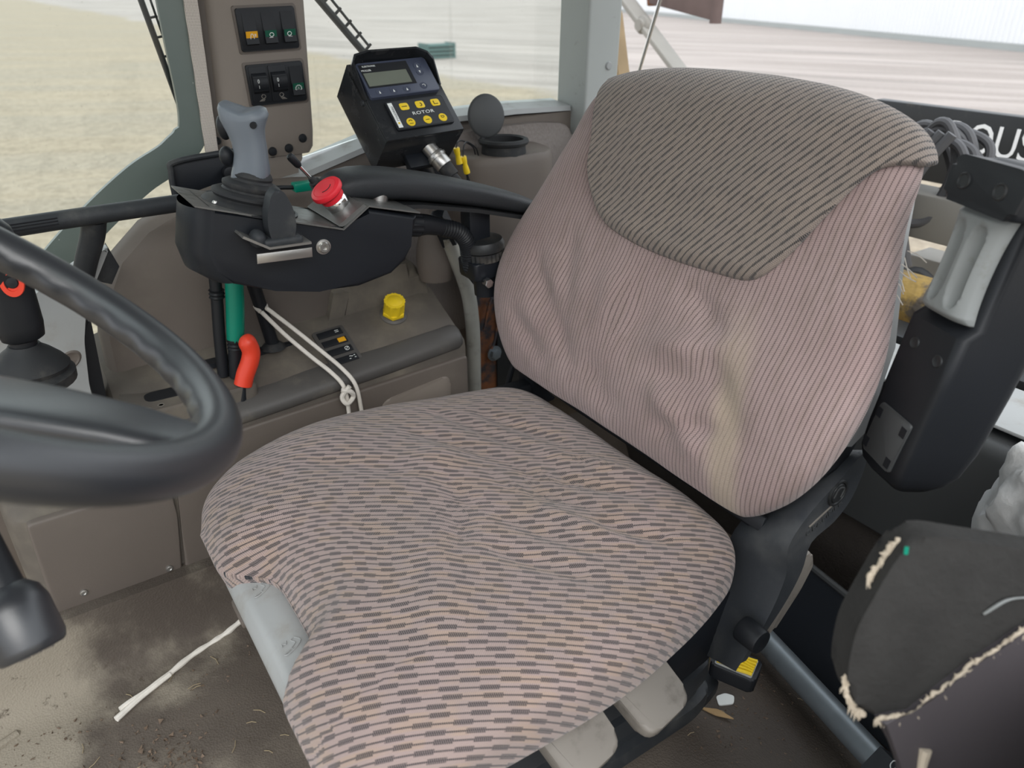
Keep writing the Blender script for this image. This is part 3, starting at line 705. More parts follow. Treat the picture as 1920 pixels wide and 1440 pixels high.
# large rounded hump behind the levers
hp = [(.065, .40), (.068, .50), (.082, .565), (.115, .625), (.165, .668), (.22, .692), (.29, .708), (.42, .705), (.55, .69), (.60, .64), (.62, .55), (.63, .46)]
b = B(); rings = []
for dy, sc in ((1.265, .90), (1.272, .955), (1.285, .985), (1.305, 1.0), (1.325, .985)):
    rings.append([V((.34+(x-.34)*sc, dy+ (.0 if z > .45 else 0), .40+(z-.40)*sc)) for x, z in hp])
b.quadgrid(rings, False)
bm_ = b.bm; bm_.verts.ensure_lookup_table(); bm_.faces.new([bm_.verts[i] for i in range(len(hp))])
b.obj('console_hump', 'taupe', con, 30)
# stepped tray in front of the levers with an oval pocket
b = B(); b.prism(rounded([(.055, 1.145), (.27, 1.145), (.25, 1.262), (.075, 1.262)], .02), frame((0, 0, 0), (1, 0, 0), (0, 1, 0)), .38, .418, bev=.008, seg=3); b.obj('tray', 'deck', con)
b = B(); b.prism(rounded([(.10, 1.175), (.185, 1.172), (.185, 1.205), (.10, 1.208)], .016), frame((0, 0, 0), (1, 0, 0), (0, 1, 0)), .415, .4192); b.obj('pocket', 'black', con)
b = B(); b.prism(rounded([(.20, 1.215), (.36, 1.222), (.36, 1.243), (.20, 1.238)], .008), frame((0, 0, 0), (1, 0, 0), (0, 1, 0)), .430, .4385); b.obj('lever_slot', 'black', con)
# small grey tapered foot behind the control box
b = B(); b.lathe([(.032, -.02), (.036, .0), (.037, .02), (.033, .05), (.026, .075), (0, .08)], frame((.655, 1.235, .515), (1, 0, 0), (0, 1, 0)), 24); b.obj('foot_boss', 'taupe', con)
b = B(); b.prism(rounded([(.42, .40), (.652, .42), (.63, .53), (.46, .53)], .03), frame((0, 1.30, 0), (1, 0, 0), (0, 0, 1)), -.02, .050, bev=.03, seg=5); b.obj('deck_rise', 'deck', con)
# painted marks on the tray front
b = B(); b.prism([(.070, 1.156), (.104, 1.156), (.070, 1.170)], frame((0, 0, 0), (1, 0, 0), (0, 1, 0)), .4178, .4184); b.obj('ramp_mark', 'handle_beige', con)
b = B(); b.lathe([(.0035, .0005), (.0035, .0009), (.0052, .0009), (.0052, .0005)], frame((.118, 1.156, .4178), (1, 0, 0), (0, 1, 0)), 20); b.obj('wheel_mark', 'handle_beige', con)
# rocker switch block
sf = frame((.425, 1.190, deckz(.425, 1.190)+.001), (1, .02, .052), (0, 1, .482))
b = B(); b.prism(rect(.060, .092, .005), sf, -.012, .0022, bev=.001); sb = b.obj('switch_block', 'deck_edge', con)
for i in range(4):
    yy = .033-.022*i
    b = B(); b.prism([(-.023, -.007), (.023, -.007), (.023, .007), (-.023, .007)], sf @ Matrix.Translation((0, yy, .002)), 0, .0026, bev=.0008); rk = b.obj('rocker', 'black', sb)
    k = .0148
    if i == 1:
        b = B(); b.prism([(.006, -.005), (.020, -.005), (.020, .005), (.006, .005)], sf @ Matrix.Translation((0, yy, .0047)), 0, .0003); b.obj('amber_window', 'orange', rk)
    elif i == 0:
        for dy in (-.0018, .0018):
            b = B(); b.box(sf @ V((.013, yy+dy, .0048)), (.007, .001, .0004), mtx=sf.to_3x3()); b.obj('symbol', 'white', rk)
    elif i == 2:
        b = B(); b.tube([sf @ V((.013+.0045*math.cos(a*PI/4)*(1 if a % 2 else .8), yy+.004*math.sin(a*PI/4), .0048)) for a in range(9)], .0005, 5, 2); b.tube([sf @ V((.010, yy-.003, .0048)), sf @ V((.016, yy+.003, .0048))], .0005, 5, 2); b.obj('symbol', 'white', rk)
    else:
        b = B()
        for dx, dy in ((.008, -.0025), (.013, .002), (.018, -.002), (.018, .003), (.010, .003)): b.box(sf @ V((dx, yy+dy, .0048)), (.003, .0012, .0004), mtx=sf.to_3x3())
        b.obj('symbol', 'white', rk)
# yellow fluted knob
kf = frame((.553, 1.222, deckz(.553, 1.222)), (1, 0, .08), (0, 1, .48))
kn = b = B(); b.lathe([(.026, -.01), (.026, .002), (.022, .005), (0, .005)], kf, 32); b.obj('knob_seat', 'deck_edge', con)
b = B(); pr = []
for k in range(48):
    a = 2*PI*k/48; r_ = .0185+.0016*max(0, math.cos(8*a))
    pr.append((r_*math.cos(a), r_*math.sin(a)))
b.prism(pr, kf, .012, .038, bev=.002); b.prism([(.0225*math.cos(PI/3*k), .0225*math.sin(PI/3*k)) for k in range(6)], kf, .005, .014, bev=.002); b.lathe([(.017, .036), (.010, .041), (0, .042)], kf, 24)
b.obj('yellow_knob', 'yellow', con)
# ---- levers standing in the console
def lever(name, m, p0, p1, p2, r_stem, grip, label, cat='lever'):
    t = thing(name, p0, label, cat)
    b = B(); b.tube([p0, V(p0).lerp(V(p1), .5), p1], r_stem, 12, 4); b.obj('stem', 'black', t)
    return t
t = lever('hand_lever', 'green', (.243, 1.185, .42), (.253, 1.183, .50), None, .011, None, 'green gripped black lever under the joystick box')
b = B(); b.tube([(.252, 1.183, .485), (.256, 1.182, .51), (.262, 1.181, .55), (.268, 1.180, .60)], lambda u: .0135+.001*math.sin(u*3), 14, 5); b.obj('grip', 'green', t)
b = B(); b.lathe([(.009, 0), (.0135, .003), (.011, .006), (.0135, .009), (.011, .012), (.0135, .016), (.0135, .02)], zframe((.250, 1.183, .468), (.1, 0, 1)), 18); b.obj('collar', 'black', t)
t = thing('hand_lever', (.232, 1.20, .42), 'plain black lever just left of the green lever', 'lever')
b = B(); b.tube([(.226, 1.20, .42), (.232, 1.20, .49), (.240, 1.20, .56), (.245, 1.20, .62)], .0095, 12); b.obj('stem', 'black', t)
b = B(); b.lathe([(.010, 0), (.0125, .002), (.0105, .005), (.0125, .008), (.0105, .011), (.0125, .014)], zframe((.240, 1.20, .555), (.1, 0, 1)), 18); b.obj('collar', 'black', t)
t = thing('hand_lever', (.31, 1.225, .44), 'short black lever the white cord is tied around', 'lever')
b = B(); b.tube([(.322, 1.225, .44), (.314, 1.224, .50), (.304, 1.223, .57), (.30, 1.222, .61)], .011, 12); b.obj('stem', 'black', t)
b = B(); b.lathe([(.022, 0), (.017, .006), (.012, .01)], zframe((.322, 1.225, .437), (0, 0, 1)), 20); b.obj('boot', 'rubber', t)
t = thing('hand_lever', (.238, 1.155, .40), 'short curved lever with glossy red grip in front of the green lever', 'lever')
b = B(); b.tube([(.238, 1.150, .39), (.246, 1.152, .425)], .007, 12, 2); b.obj('stem', 'black', t)
b = B(); b.tube([(.244, 1.152, .418), (.251, 1.153, .435), (.262, 1.154, .455), (.267, 1.155, .472), (.263, 1.155, .490), (.258, 1.155, .500)], lambda u: .0145 if u < .75 else .0145*math.sqrt(max(.02, 1-((u-.75)/.25)**2)), 16, 5); b.obj('grip', 'red_orange', t)
# ============================================================ ARMREST WITH JOYSTICK BOX
cu = thing('armrest_control_unit', (.46, 1.02, .55), 'black armrest with joystick box, red stop button and metal top plate', 'control unit')
YB, YF = 1.085, .970
po = [(.206, .757), (.192, .700), (.197, .672), (.215, .655), (.270, .634), (.33, .620), (.39, .615), (.442, .624), (.466, .640), (.476, .660), (.489, .702), (.414, .724), (.375, .699), (.300, .722)]
b = B(); b.prism(po, XZ(), -YB, -YF, bev=.006, seg=3); b.obj('housing', 'blackpaint', cu)
# rounded nose of the housing
b = B(); rings = []
for k in range(13):
    a = PI*k/12; y = (YB+YF)/2-math.cos(a)*(YB-YF)/2; dx = -.030*math.sin(a)
    rings.append([V((.212+dx, y, .755)), V((.199+dx, y, .70)), V((.204+dx, y, .672)), V((.218+dx*.8, y, .656))])
b.quadgrid(rings); bm_ = b.bm; bm_.verts.ensure_lookup_table()
b.obj('housing_nose', 'blackpaint', cu)
# bent sheet top plate
tp = [(.188, .7605), (.300, .7245), (.374, .7015), (.414, .7275), (.492, .7065)]
b = B(); th_ = .0022
tops = [V((x, 0, z)) for x, z in tp]
rings = []
for y in (YF-.004, YB+.006):
    rings.append([V((p_.x, y, p_.z+th_)) for p_ in tops]+[V((p_.x, y, p_.z)) for p_ in reversed(tops)])
b.quadgrid(rings, True, True, True); b.obj('top_plate', 'plate', cu, 20)
b = B(); b.prism(rounded([(.372, .703), (.412, .7275), (.408, .732), (.368, .708)], .001), XZ(), -(YB+.004), -(YF-.0), bev=0); b.prism(rounded([(.383, .713), (.414, .7275), (.440, .745), (.425, .752), (.398, .735)], .003), XZ(), -(YB+.0075), -(YB+.0055)); b.obj('slope_cheek', 'plate', cu)
# joystick
jb = bpy.data.objects.new('joystick', None); COL.objects.link(jb); jb.parent = cu; jb.empty_display_size = .02
jc = V((.268, 1.028, .7355)); jax = V((.05, .02, 1)).normalized(); jf = frame(jc, (1, 0, -.28), (0, 1, .02))
b = B(); b.lathe([(.060, .0), (.060, .004), (.055, .008), (.049, .009), (.046, .0115), (.049, .015), (.049, .0185), (.043, .0215), (.037, .0215), (.035, .024), (.037, .0275), (.037, .031), (.031, .0345), (.027, .035), (.025, .038), (.026, .041), (.024, .046), (.018, .052), (.015, .058)], jf, 40); b.obj('boot', 'rubber', jb)
b = B(); b.lathe([(.064, 0), (.064, .0025), (.061, .003)], jf, 40); b.obj('boot_flange', 'black', jb)
for a in (-1.2, .1, 1.9, 3.6):
    b = B(); b.lathe([(0, .0035), (.0025, .0035), (.004, .001), (.004, 0)], jf @ Matrix.Translation((.0565*math.cos(a), .0565*math.sin(a), .0045)), 12); b.obj('flange_screw', 'metal', jb)
# grip: lofted; x across the picture, y depth
gf = frame((.274, 1.028, .772), V((.83, -.56, 0)), V((.56, .83, .12)))
def gsec(h, cx, wx, wy, n=2.6): return [gf @ V((cx+wx*superpt(2*PI*k/28, n)[0], wy*superpt(2*PI*k/28, n)[1], 0)) + jax*h for k in range(28)]
gs = [(-.012, .002, .014, .014), (-.006, .001, .021, .019), (.0, .002, .0245, .021), (.010, .004, .0245, .021), (.022, .0055, .022, .020), (.036, .007, .0205, .019), (.050, .0055, .021, .019), (.062, .0035, .0235, .020), (.070, .003, .027, .021), (.077, .003, .030, .021)]
b = B(); rings = [gsec(*q_) for q_ in gs]
top = []
for sc, dh in ((1, .084), (.93, .090), (.75, .0925), (.4, .0925), (.05, .092)):
    r_ = []
    for k in range(28):
        cx_, sy_ = superpt(2*PI*k/28, 2.6); x_ = .003+.031*sc*cx_
        sag = -.007*math.exp(-((x_-.006)/.014)**2)+(.006 if x_ < -.012 else 0)*sc*min(1, (-.012-x_)/.01) - .004*max(0, (x_-.012)/.02)
        r_.append(gf @ V((x_, .021*sc*sy_, 0))+jax*(dh+sag))
    top.append(r_)
b.quadgrid(rings+top, True, True, True); b.obj('grip', 'joy_grey', jb, 50)
for x_, y_, h_, r_ in ((.020, -.0195, .073, .0042), (-.008, -.0205, -.0005, .0042)):
    b = B(); c_ = gf @ V((x_, y_, 0))+jax*h_; b.cyl(c_-gf.col[1].xyz*.0016, c_+gf.col[1].xyz*.002, r_, n=16); b.obj('grip_screw', 'black', jb)
for h_, r_, dx in ((.066, .0145, -.0235), (.030, .0150, -.0245)):
    b = B(); c_ = gf @ V((dx, -.002, 0))+jax*h_; b.sphere(c_, r_, (.62, .75, 1.12 if h_ > .05 else .85), gf.to_3x3(), 20); b.obj('trigger', 'black', jb)
# paddle lever on its bent bracket
b = B(); b.prism(rounded([(.232, .725), (.262, .7055), (.316, .7035), (.316, .7005), (.261, .7025), (.230, .7225)], 0), XZ(), -.972, -.935)
b.prism([(.244, .700), (.316, .696), (.315, .683), (.243, .687)], frame((0, .936, 0), (1, 0, 0), (0, 0, 1)), -.0012, .0012, bev=.0006); br = b.obj('paddle_bracket', 'metal', cu)
b = B(); b.box((.282, .953, .7075), (.052, .030, .012), mtx=Matrix.Rotation(R(2), 3, 'Y'), bev=.005, seg=3); b.sphere((.253, .953, .714), .011, (1.0, 1.3, 1.1)); pd = b.obj('paddle_base', 'black_dusty', cu)
pf_ = frame((.284, .953, .705), (1, 0, .05), (-.05, 0, 1))
b = B(); b.prism(rounded([(-.015, .0), (.011, -.002), (.019, .022), (.018, .045), (.011, .064), (.004, .070), (-.006, .064), (-.016, .040), (-.018, .02)], .009, 4), pf_, -.010, .012, bev=.004, seg=3); b.obj('paddle', 'black_dusty', cu)
# red mushroom stop button on the sloping face
e0 = V((.398, 1.020, .712)); ea = V((-.56, -.12, .80)).normalized(); ef = zframe(e0, ea)
b = B(); b.lathe([(.019, -.002), (.0195, .004), (.0175, .005), (.0175, .008)], ef, 32); b.obj('stop_button_ring', 'black', cu)
b = B(); b.lathe([(.0165, .006), (.0175, .008), (.0175, .024), (.0165, .026), (.0155, .028)], ef, 32); b.obj('stop_button_collar', 'chrome', cu)
b = B(); b.lathe([(.0165, .027), (.0175, .028), (.0175, .035), (.0205, .037), (.0235, .040), (.0240, .043), (.0225, .0465), (.018, .0478), (.0175, .0472), (.017, .0478), (.008, .0484), (0, .0485)], ef, 40); sbn = b.obj('stop_button_head', 'red', cu)
b = B()
for a in range(-60, 61, 12): 
    pass
b.tube([ef @ V((.010*math.cos(R(a)), .010*math.sin(R(a)), .0484)) for a in range(-60, 60, 15)], .0006, 6, 2); b.obj('arrow_mark', 'black', sbn)
# mini lever with bellows boot
m0 = V((.392, 1.072, .728)); ma = V((-.62, -.15, .77)).normalized(); mf = zframe(m0, ma)
b = B(); b.lathe([(.016, -.012), (.016, 0)]+[(r_, h_) for i in range(6) for r_, h_ in ((.0155-.0014*i, .003+.0045*i), (.0125-.0014*i, .0052+.0045*i))]+[(.005, .031), (.004, .034)], mf, 26); b.obj('mini_lever_boot', 'rubber', cu)
b = B(); b.cyl(m0+ma*.03, m0+ma*.062, .0026, n=14); b.obj('mini_lever_rod', 'chrome', cu)
b = B(); b.lathe([(.0036, .058), (.0052, .061), (.0058, .076), (.0046, .080), (0, .0815)], mf, 20); b.obj('mini_lever_knob', 'black', cu)
# knurled knob, socket bolts
b = B(); pr = [((.0115 if k % 2 else .0122)*math.cos(2*PI*k/56), (.0115 if k % 2 else .0122)*math.sin(2*PI*k/56)) for k in range(56)]
b.prism(pr, frame((.458, 1.030, .7165), (1, 0, -.27), (0, 1, 0)), 0, .013, bev=.0015); b.obj('knurled_knob', 'metal', cu)
for x_, z_ in ((.343, .683),):
    f_ = frame((x_, YF-.0005, z_), (1, 0, 0), (0, 0, 1))
    b = B(); b.lathe([(.0105, 0), (.0105, .0015), (.0078, .0018), (.0078, .005), (.0065, .0065), (.0035, .0065), (.0033, .0035), (0, .0035)], f_, 24); b.obj('socket_bolt', 'metal', cu)
# cable gland and corrugated conduit
b = B(); b.cyl((.487, 1.040, .674), (.505, 1.040, .671), .0165, n=28, bev=.001); b.obj('gland_ring', 'metal', cu)
b = B(); pr = [((.0185 if (k//2) % 2 else .0172)*math.cos(2*PI*k/48), (.0185 if (k//2) % 2 else .0172)*math.sin(2*PI*k/48)) for k in range(48)]
b.prism(pr, zframe((.505, 1.040, .671), (.98, 0, -.18)), 0, .022, bev=.001); b.tube([(.525, 1.040, .667), (.540, 1.040, .665), (.556, 1.040, .660), (.572, 1.040, .655)], lambda t: .0175-.0045*t, 20, 3); b.obj('gland_nut', 'black', cu)
cp = catmull([(.566, 1.040, .656), (.595, 1.04, .645), (.612, 1.042, .625), (.618, 1.045, .60), (.625, 1.05, .575), (.645, 1.06, .55)], 12)
b = B(); b.tube(cp, lambda t: .0135+.0012*math.sin(t*190), 16, 2); b.obj('conduit', 'black', cu)
# padded arm
ax = [(.385, .733, .030, .008), (.392, .738, .036, .015), (.41, .742, .040, .020), (.45, .741, .043, .023), (.52, .728, .044, .022), (.60, .708, .044, .020), (.68, .684, .042, .018), (.73, .667, .040, .016), (.755, .658, .032, .012), (.765, .654, .020, .005)]
b = B(); rings = []
for x, z, wy, wz in ax:
    rings.append([V((x, 1.058+wy*superpt(2*PI*k/28, 2.8)[0], z+wz*superpt(2*PI*k/28, 2.8)[1])) for k in range(28)])
b.quadgrid(rings, True, True, True); b.obj('armrest_pad', 'black_soft', cu, 60, 1)
b = B(); rings = []
for x, z in ((.41, .7195), (.52, .7055), (.62, .6835), (.74, .650)):
    rings.append([V((x, 1.012, z)), V((x, 1.10, z)), V((x, 1.10, z-.006)), V((x, 1.012, z-.006))])
b.quadgrid(rings, True, True, True); b.obj('armrest_rail', 'steel_dark', cu)
# welded post with toothed clamp
b = B(); b.box((.638, 1.055, .650), (.040, .032, .062), bev=.003); b.obj('post_head', 'blackpaint', cu)
b = B(); rr_ = lambda n_, r0, r1: [((r0 if k % 2 else r1)*math.cos(2*PI*k/n_), (r0 if k % 2 else r1)*math.sin(2*PI*k/n_)) for k in range(n_)]
cf_ = frame((.648, 1.045, .585), (1, 0, .08), (0, 1, 0))
b.lathe([(.026, .02), (.036, .022), (.037, .030), (.033, .038), (.02, .04)], cf_, 32); b.obj('clamp_top', 'steel_dark', cu)
b = B(); b.prism(rr_(56, .0345, .0365), cf_, .006, .020, bev=.001); b.obj('clamp_teeth', 'steel_dark', cu)
b = B(); b.prism(rounded([(-.036, -.03), (.034, -.03), (.034, .03), (-.036, .03)], .008), cf_, -.022, .008, bev=.003); b.cyl(cf_ @ V((0, 0, -.06)), cf_ @ V((0, 0, -.02)), .022, n=24); b.obj('clamp_base', 'blackpaint', cu)
b = B(); b.prism([(.008*math.cos(PI/3*k), .008*math.sin(PI/3*k)) for k in range(6)], frame((.630, 1.012, .560), (1, 0, .2), (-.2, 0, 1)), 0, .012, bev=.001); b.obj('clamp_bolt', 'chrome', cu)
b = B(); b.box((.715, 1.045, .545), (.12, .034, .03), bev=.004); b.box((.77, 1.035, .50), (.03, .05, .12), bev=.004); b.obj('seat_bracket', 'blackpaint', cu)
# ============================================================ MONITOR
mo = thing('hedge_cutter_monitor', (.61, 1.19, .70), 'black steel monitor box with grey display and yellow button keypad', 'monitor')
MF = frame((.6082, 1.1556, .7777), (.9982, .0499, .0322), (-.0581, .7086, .7032))     # x across, y up the face, z out of the face
W2, H, D, E_ = .075, .155, .082, .018
M['mon_steel'] = mat('painted box steel', (.020, .022, .025), .24, var=.2, bump=.05, bs=60, dirt=(.05, .05, .05), da=(.55, .8), ds=25)
M['blue_face'] = mat('blue grey display face', (.055, .065, .10), .35, var=.1)
M['lcd'] = mat('grey green lcd', (.15, .165, .135), .25, var=.12, vs=20)
b = B()
b.prism([(-W2, 0), (W2, 0), (W2, H), (-W2, H)], MF, -D, -.002, bev=.002); b.obj('housing', 'mon_steel', mo)
b = B(); b.prism([(-W2+.001, 0), (W2-.001, 0), (W2-.001, H*.62), (-W2+.001, H*.62)], MF, -.004, .0015, bev=.001); b.obj('front_plate', 'mon_steel', mo)
# hood: side cheeks and arched visor
ho = [(-W2, H*.52), (-W2, H-.012), (-W2+.008, H+.001), (-.04, H+.006), (W2-.024, H+.004), (W2-.006, H-.006), (W2, H-.020), (W2, H*.60)]
hi = [(x*.965+(0 if True else 0), y-(.0035 if 1 < i < 7 else 0)) for i, (x, y) in enumerate(ho)]
dep = [.002, .017, .019, .020, .020, .019, .018, .002]
b = B(); rings = []
for (x, y), (x2, y2), d_ in zip(ho, hi, dep):
    rings.append([MF @ V((x, y, -.01)), MF @ V((x, y, d_)), MF @ V((x2, y2, d_)), MF @ V((x2, y2, -.01))])
b.quadgrid(rings, True, True, True); b.obj('hood', 'mon_steel', mo, 25)
# display unit
DF = MF @ Matrix.Translation((-.002, .112, .0)) @ Matrix.Rotation(R(0), 4, 'Z')
b = B(); b.prism(rect(.132, .068, .005), DF, -.002, .008, bev=.0015); du = b.obj('display_unit', 'blue_face', mo)
b = B(); b.prism([(-.062, -.016), (.028, -.016), (.028, .030), (-.062, .030)], DF, .008, .0086); b.obj('screen_surround', 'black', du)
b = B(); b.prism([(-.060, -.013), (.020, -.013), (.020, .013), (-.060, .013)], DF, .0086, .0091); b.obj('screen', 'lcd', du)
text('maker_text', 'MULLER', DF @ Matrix.Translation((-.052, .018, .0088)), .005, 'white', du, .0002)
text('maker_text', 'ELEKTRONIK', DF @ Matrix.Translation((-.044, .026, .0088)), .0042, 'white', du, .0002)
def tri(fr, s, up=1): return [fr @ V((-s*.6, -s*up, 0)), fr @ V((s*.6, -s*up, 0)), fr @ V((0, s*up, 0))]
def button(x, y, up, mk=True):
    f = DF @ Matrix.Translation((x, y, .008))
    b = B(); b.lathe([(.0062, 0), (.0066, .0004), (.0062, .0008), (.0058, .0004), (0, .0004)], f, 20); o = b.obj('key', 'blue_face', du)
    if mk:
        b = B(); t_ = [(-.0016, -.0026*up), (.0016, -.0026*up), (0, .0028*up)]; b.prism(t_ if up > 0 else t_[::-1], f, .0005, .0009); b.obj('arrow', 'white', o)
    else:
        b = B(); b.tube([f @ V((.0028*math.cos(a), .0022*math.sin(a), .0008)) for a in (2.6, 1.8, 1, 0, -1)], .0005, 5, 3); b.obj('arrow', 'white', o)
for x in (-.047, -.021, .004): button(x, -.0255, 1)
button(.038, -.0225, 1, False); button(.044, .017, 1); button(.044, .005, -1)
# keypad
KF = MF @ Matrix.Translation((.006, .041, .0015))
b = B(); b.prism(rect(.110, .056, .004), KF, 0, .0045, bev=.001); kp = b.obj('keypad', 'black', mo)
M['keyface'] = mat('keypad film', (.040, .043, .048), .35, var=.2, vs=40)
b = B(); b.prism(rect(.106, .052, .003), KF, .0045, .005); b.obj('keypad_film', 'keyface', kp)
b = B(); b.prism([(-.0515, -.024), (-.0435, -.024), (-.0435, .024), (-.0515, .024)], KF, .005, .0053); b.obj('brand_strip', 'white', kp)
text('brand_text', 'rousseau', KF @ Matrix.Translation((-.0472, .003, .0054)) @ Matrix.Rotation(R(90), 4, 'Z'), .0078, 'black', kp, .0001)
b = B(); b.lathe([(0, .0003), (.0018, .0003), (.0018, 0)], KF @ Matrix.Translation((-.0475, -.0155, .0053)), 12); b.obj('brand_dot', 'yellow', kp)
text('key_text', 'ROTOR', KF @ Matrix.Translation((.005, -.0015, .0054)), .0085, 'white', kp, .0002, 1.35, 1.1)
for i, x in enumerate((-.024, .006, .036)):
    f = KF @ Matrix.Translation((x, .0140, .005))
    b = B(); b.prism(rect(.0165, .0135, .004), f, 0, .0006, bev=.0002); k_ = b.obj('square_key', 'yellow', kp)
    b = B()
    if i == 0: b.box(f @ V((0, 0, .0008)), (.010, .0012, .0003), mtx=f.to_3x3()); 
    elif i == 1: b.tube([f @ V(q_) for q_ in ((-.001, -.003, .0008), (.002, -.003, .0008), (.003, 0, .0008), (.001, .003, .0008))], .0007, 5, 4)
    else: b.tube([f @ V(q_) for q_ in ((-.003, .003, .0008), (-.003, -.003, .0008), (.004, -.003, .0008))], .0007, 5, 1, False)
    b.obj('symbol', 'black', k_)
for i, x in enumerate((-.026, .006, .036)):
    f = KF @ Matrix.Translation((x, -.0165, .005))
    b = B(); b.lathe([(.0078, 0), (.0076, .0006), (0, .0006)], f, 24); k_ = b.obj('round_key', 'yellow', kp)
    b = B(); 
    if i != 1: b.tube([f @ V((.003*math.cos(a), .0015+.002*math.sin(a)*(1 if i == 0 else -1), .0008)) for a in (0, .8, 1.6, 2.4, 3.1)], .0006, 5, 3)
    b.box(f @ V((0, -.003 if i == 0 else (0 if i == 1 else .003), .0007)), (.007, .001, .0003), mtx=f.to_3x3()); b.obj('symbol', 'black', k_)
b = B(); b.lathe([(0, .0004), (.003, .0004), (.003, 0)], MF @ Matrix.Translation((-.060, .040, .0015)), 14); b.obj('mounting_hole', 'black', mo)
b = B(); b.lathe([(0, .003), (.004, .003), (.0055, 0)], MF @ Matrix.Translation((-W2, .085, -.012)) @ Matrix.Rotation(R(-90), 4, 'Y'), 16); b.obj('side_stud', 'black_dusty', mo)
# connector, cable and mounting arm below
c0 = MF @ V((.020, 0, -.040)); c1 = c0-MF.col[1].xyz*.045+V((.02, -.0, -.008)); dr = (c1-c0).normalized()
b = B(); b.cyl(c0+dr*-.004, c0+dr*.012, .013, n=20); b.obj('socket', 'metal', mo)
b = B(); b.cyl(c0+dr*.012, c0+dr*.040, .0155, n=24, bev=.002); b.cyl(c0+dr*.018, c0+dr*.022, .0175, n=24); b.obj('plug', 'metal', mo)
b = B(); b.cyl(c0+dr*.040, c0+dr*.062, .0135, .012, n=20, bev=.001); b.tube([c0+dr*.06, c0+dr*.08, c0+dr*.10+V((0, 0, -.01)), c0+dr*.11+V((.01, 0, -.05))], .008, 12); b.obj('plug_cable', 'rubber', mo)
b = B(); b.box(MF @ V((.0, -.01, -.055)), (.05, .03, .012), mtx=MF.to_3x3(), bev=.002); b.tube([MF @ V((.0, -.01, -.06)), (.635, 1.21, .70), (.65, 1.22, .64)], .013, 14); b.obj('mounting_arm', 'blackpaint', mo)
b = B(); b.prism(rounded([(.60, .735), (.69, .705), (.70, .66), (.62, .66)], .01), XZ(), -1.235, -1.228); b.obj('mounting_plate', 'blackpaint', mo)
b = B(); b.cyl((.622, 1.224, .715), (.628, 1.200, .715), .017, n=20, bev=.004); b.obj('clamp_wheel', 'black_dusty', mo)

# ============================================================ BOTTLE HOLDER
bh = thing('bottle_holder', (.86, 1.30, .485), 'taupe round-cornered bottle holder with open black lid', 'holder')
pl_ = rounded([(.745, 1.385), (.762, 1.285), (.84, 1.255), (.94, 1.262), (.985, 1.30), (.992, 1.385)], [.02, .05, .06, .05, .04, .02], 6)
b = B(); rings = []
for z, s_ in ((.485, 1), (.66, 1), (.682, .99), (.694, .96), (.698, .92)):
    rings.append([V((.87+(x-.87)*s_, 1.33+(y-1.33)*s_, z)) for x, y in pl_])
b.quadgrid(rings, True, False, True); b.obj('holder_body', 'taupe', bh, 50)
nf = frame((.862, 1.308, .702), (1, 0, 0), (0, 1, 0))
b = B(); b.lathe([(.046, -.01), (.044, .012), (.049, .014), (.051, .019), (.049, .0235), (.044, .025), (.040, .022), (.039, -.02), (0, -.02)], nf, 40); b.obj('neck', 'rubber', bh)
lf = frame((.846, 1.347, .765), (.97, -.25, .04), (.05, .15, 1))
b = B(); b.lathe([(0, .004), (.034, .004), (.037, .002), (.0385, 0), (.037, -.007), (.030, -.0085), (0, -.0085)], lf @ Matrix.Diagonal((1, 1.1, 1, 1)), 36); b.obj('lid', 'panel_dark', bh)
b = B(); b.box((.846, 1.352, .718), (.012, .005, .026), bev=.001); b.obj('lid_strap', 'black', bh)
# two yellow crimp connectors on thin wires
cn = thing('wire_connectors', (.72, 1.252, .66), 'pair of yellow crimp connectors on thin black wires', 'connector')
for (p0, p1) in (((.716, 1.246, .732), (.722, 1.246, .704)), ((.730, 1.246, .715), (.738, 1.246, .683))):
    a, c = V(p0), V(p1)
    b = B(); b.lathe([(.0058, 0), (.0062, .002), (.0055, .010), (.0045, .015), (.0055, .021), (.0062, .030), (.0058, (c-a).length)], zframe(a, c-a), 14); b.obj('connector_sleeve', 'yellow', cn)
for pts in ([(.716, 1.246, .732), (.722, 1.25, .741), (.745, 1.27, .738), (.775, 1.285, .722), (.79, 1.30, .704)], [(.730, 1.246, .715), (.735, 1.25, .733), (.755, 1.27, .735), (.785, 1.29, .718), (.80, 1.305, .700)], [(.738, 1.246, .684), (.744, 1.246, .66), (.748, 1.247, .62)], [(.737, 1.247, .684), (.739, 1.247, .66), (.735, 1.247, .61)], [(.722, 1.246, .705), (.731, 1.2463, .70), (.729, 1.246, .713)]):
    b = B(); b.tube(pts, .0014, 8); b.obj('wire', 'black', cn)
# ============================================================ SWITCH PILLAR
sp_ = thing('switch_pillar', (.42, 1.42, .66), 'taupe pillar cover carrying two blocks of rocker switches', 'pillar')
pa = rounded([(.388, 1.402), (.508, 1.402), (.516, 1.44), (.40, 1.47), (.335, 1.455), (.352, 1.425)], [.008, .012, .01, .01, .01, .012], 3)
def pring(z, dx=0., s=1.): return [V((.43+(x-.43)*s+dx, 1.43+(y-1.43)*s, z)) for x, y in pa]
b = B(); b.quadgrid([pring(.722, -.006, .9), pring(.733, -.004, .97), pring(.76, -.003), pring(.82, 0), pring(.98, .008), pring(1.30, .02), pring(1.66, .035)], True, True, True); b.obj('pillar_cover', 'taupe_light', sp_, 40)
b = B(); b.prism(rounded([(.36, .60), (.368, .73), (.49, .79), (.502, .800), (.498, .735), (.470, .715), (.468, .60)], .012, 3), frame((0, 1.408, 0), (1, 0, 0), (0, 0, 1)), -.05, .0, bev=.006); b.obj('lower_cover', 'taupe_light', sp_)
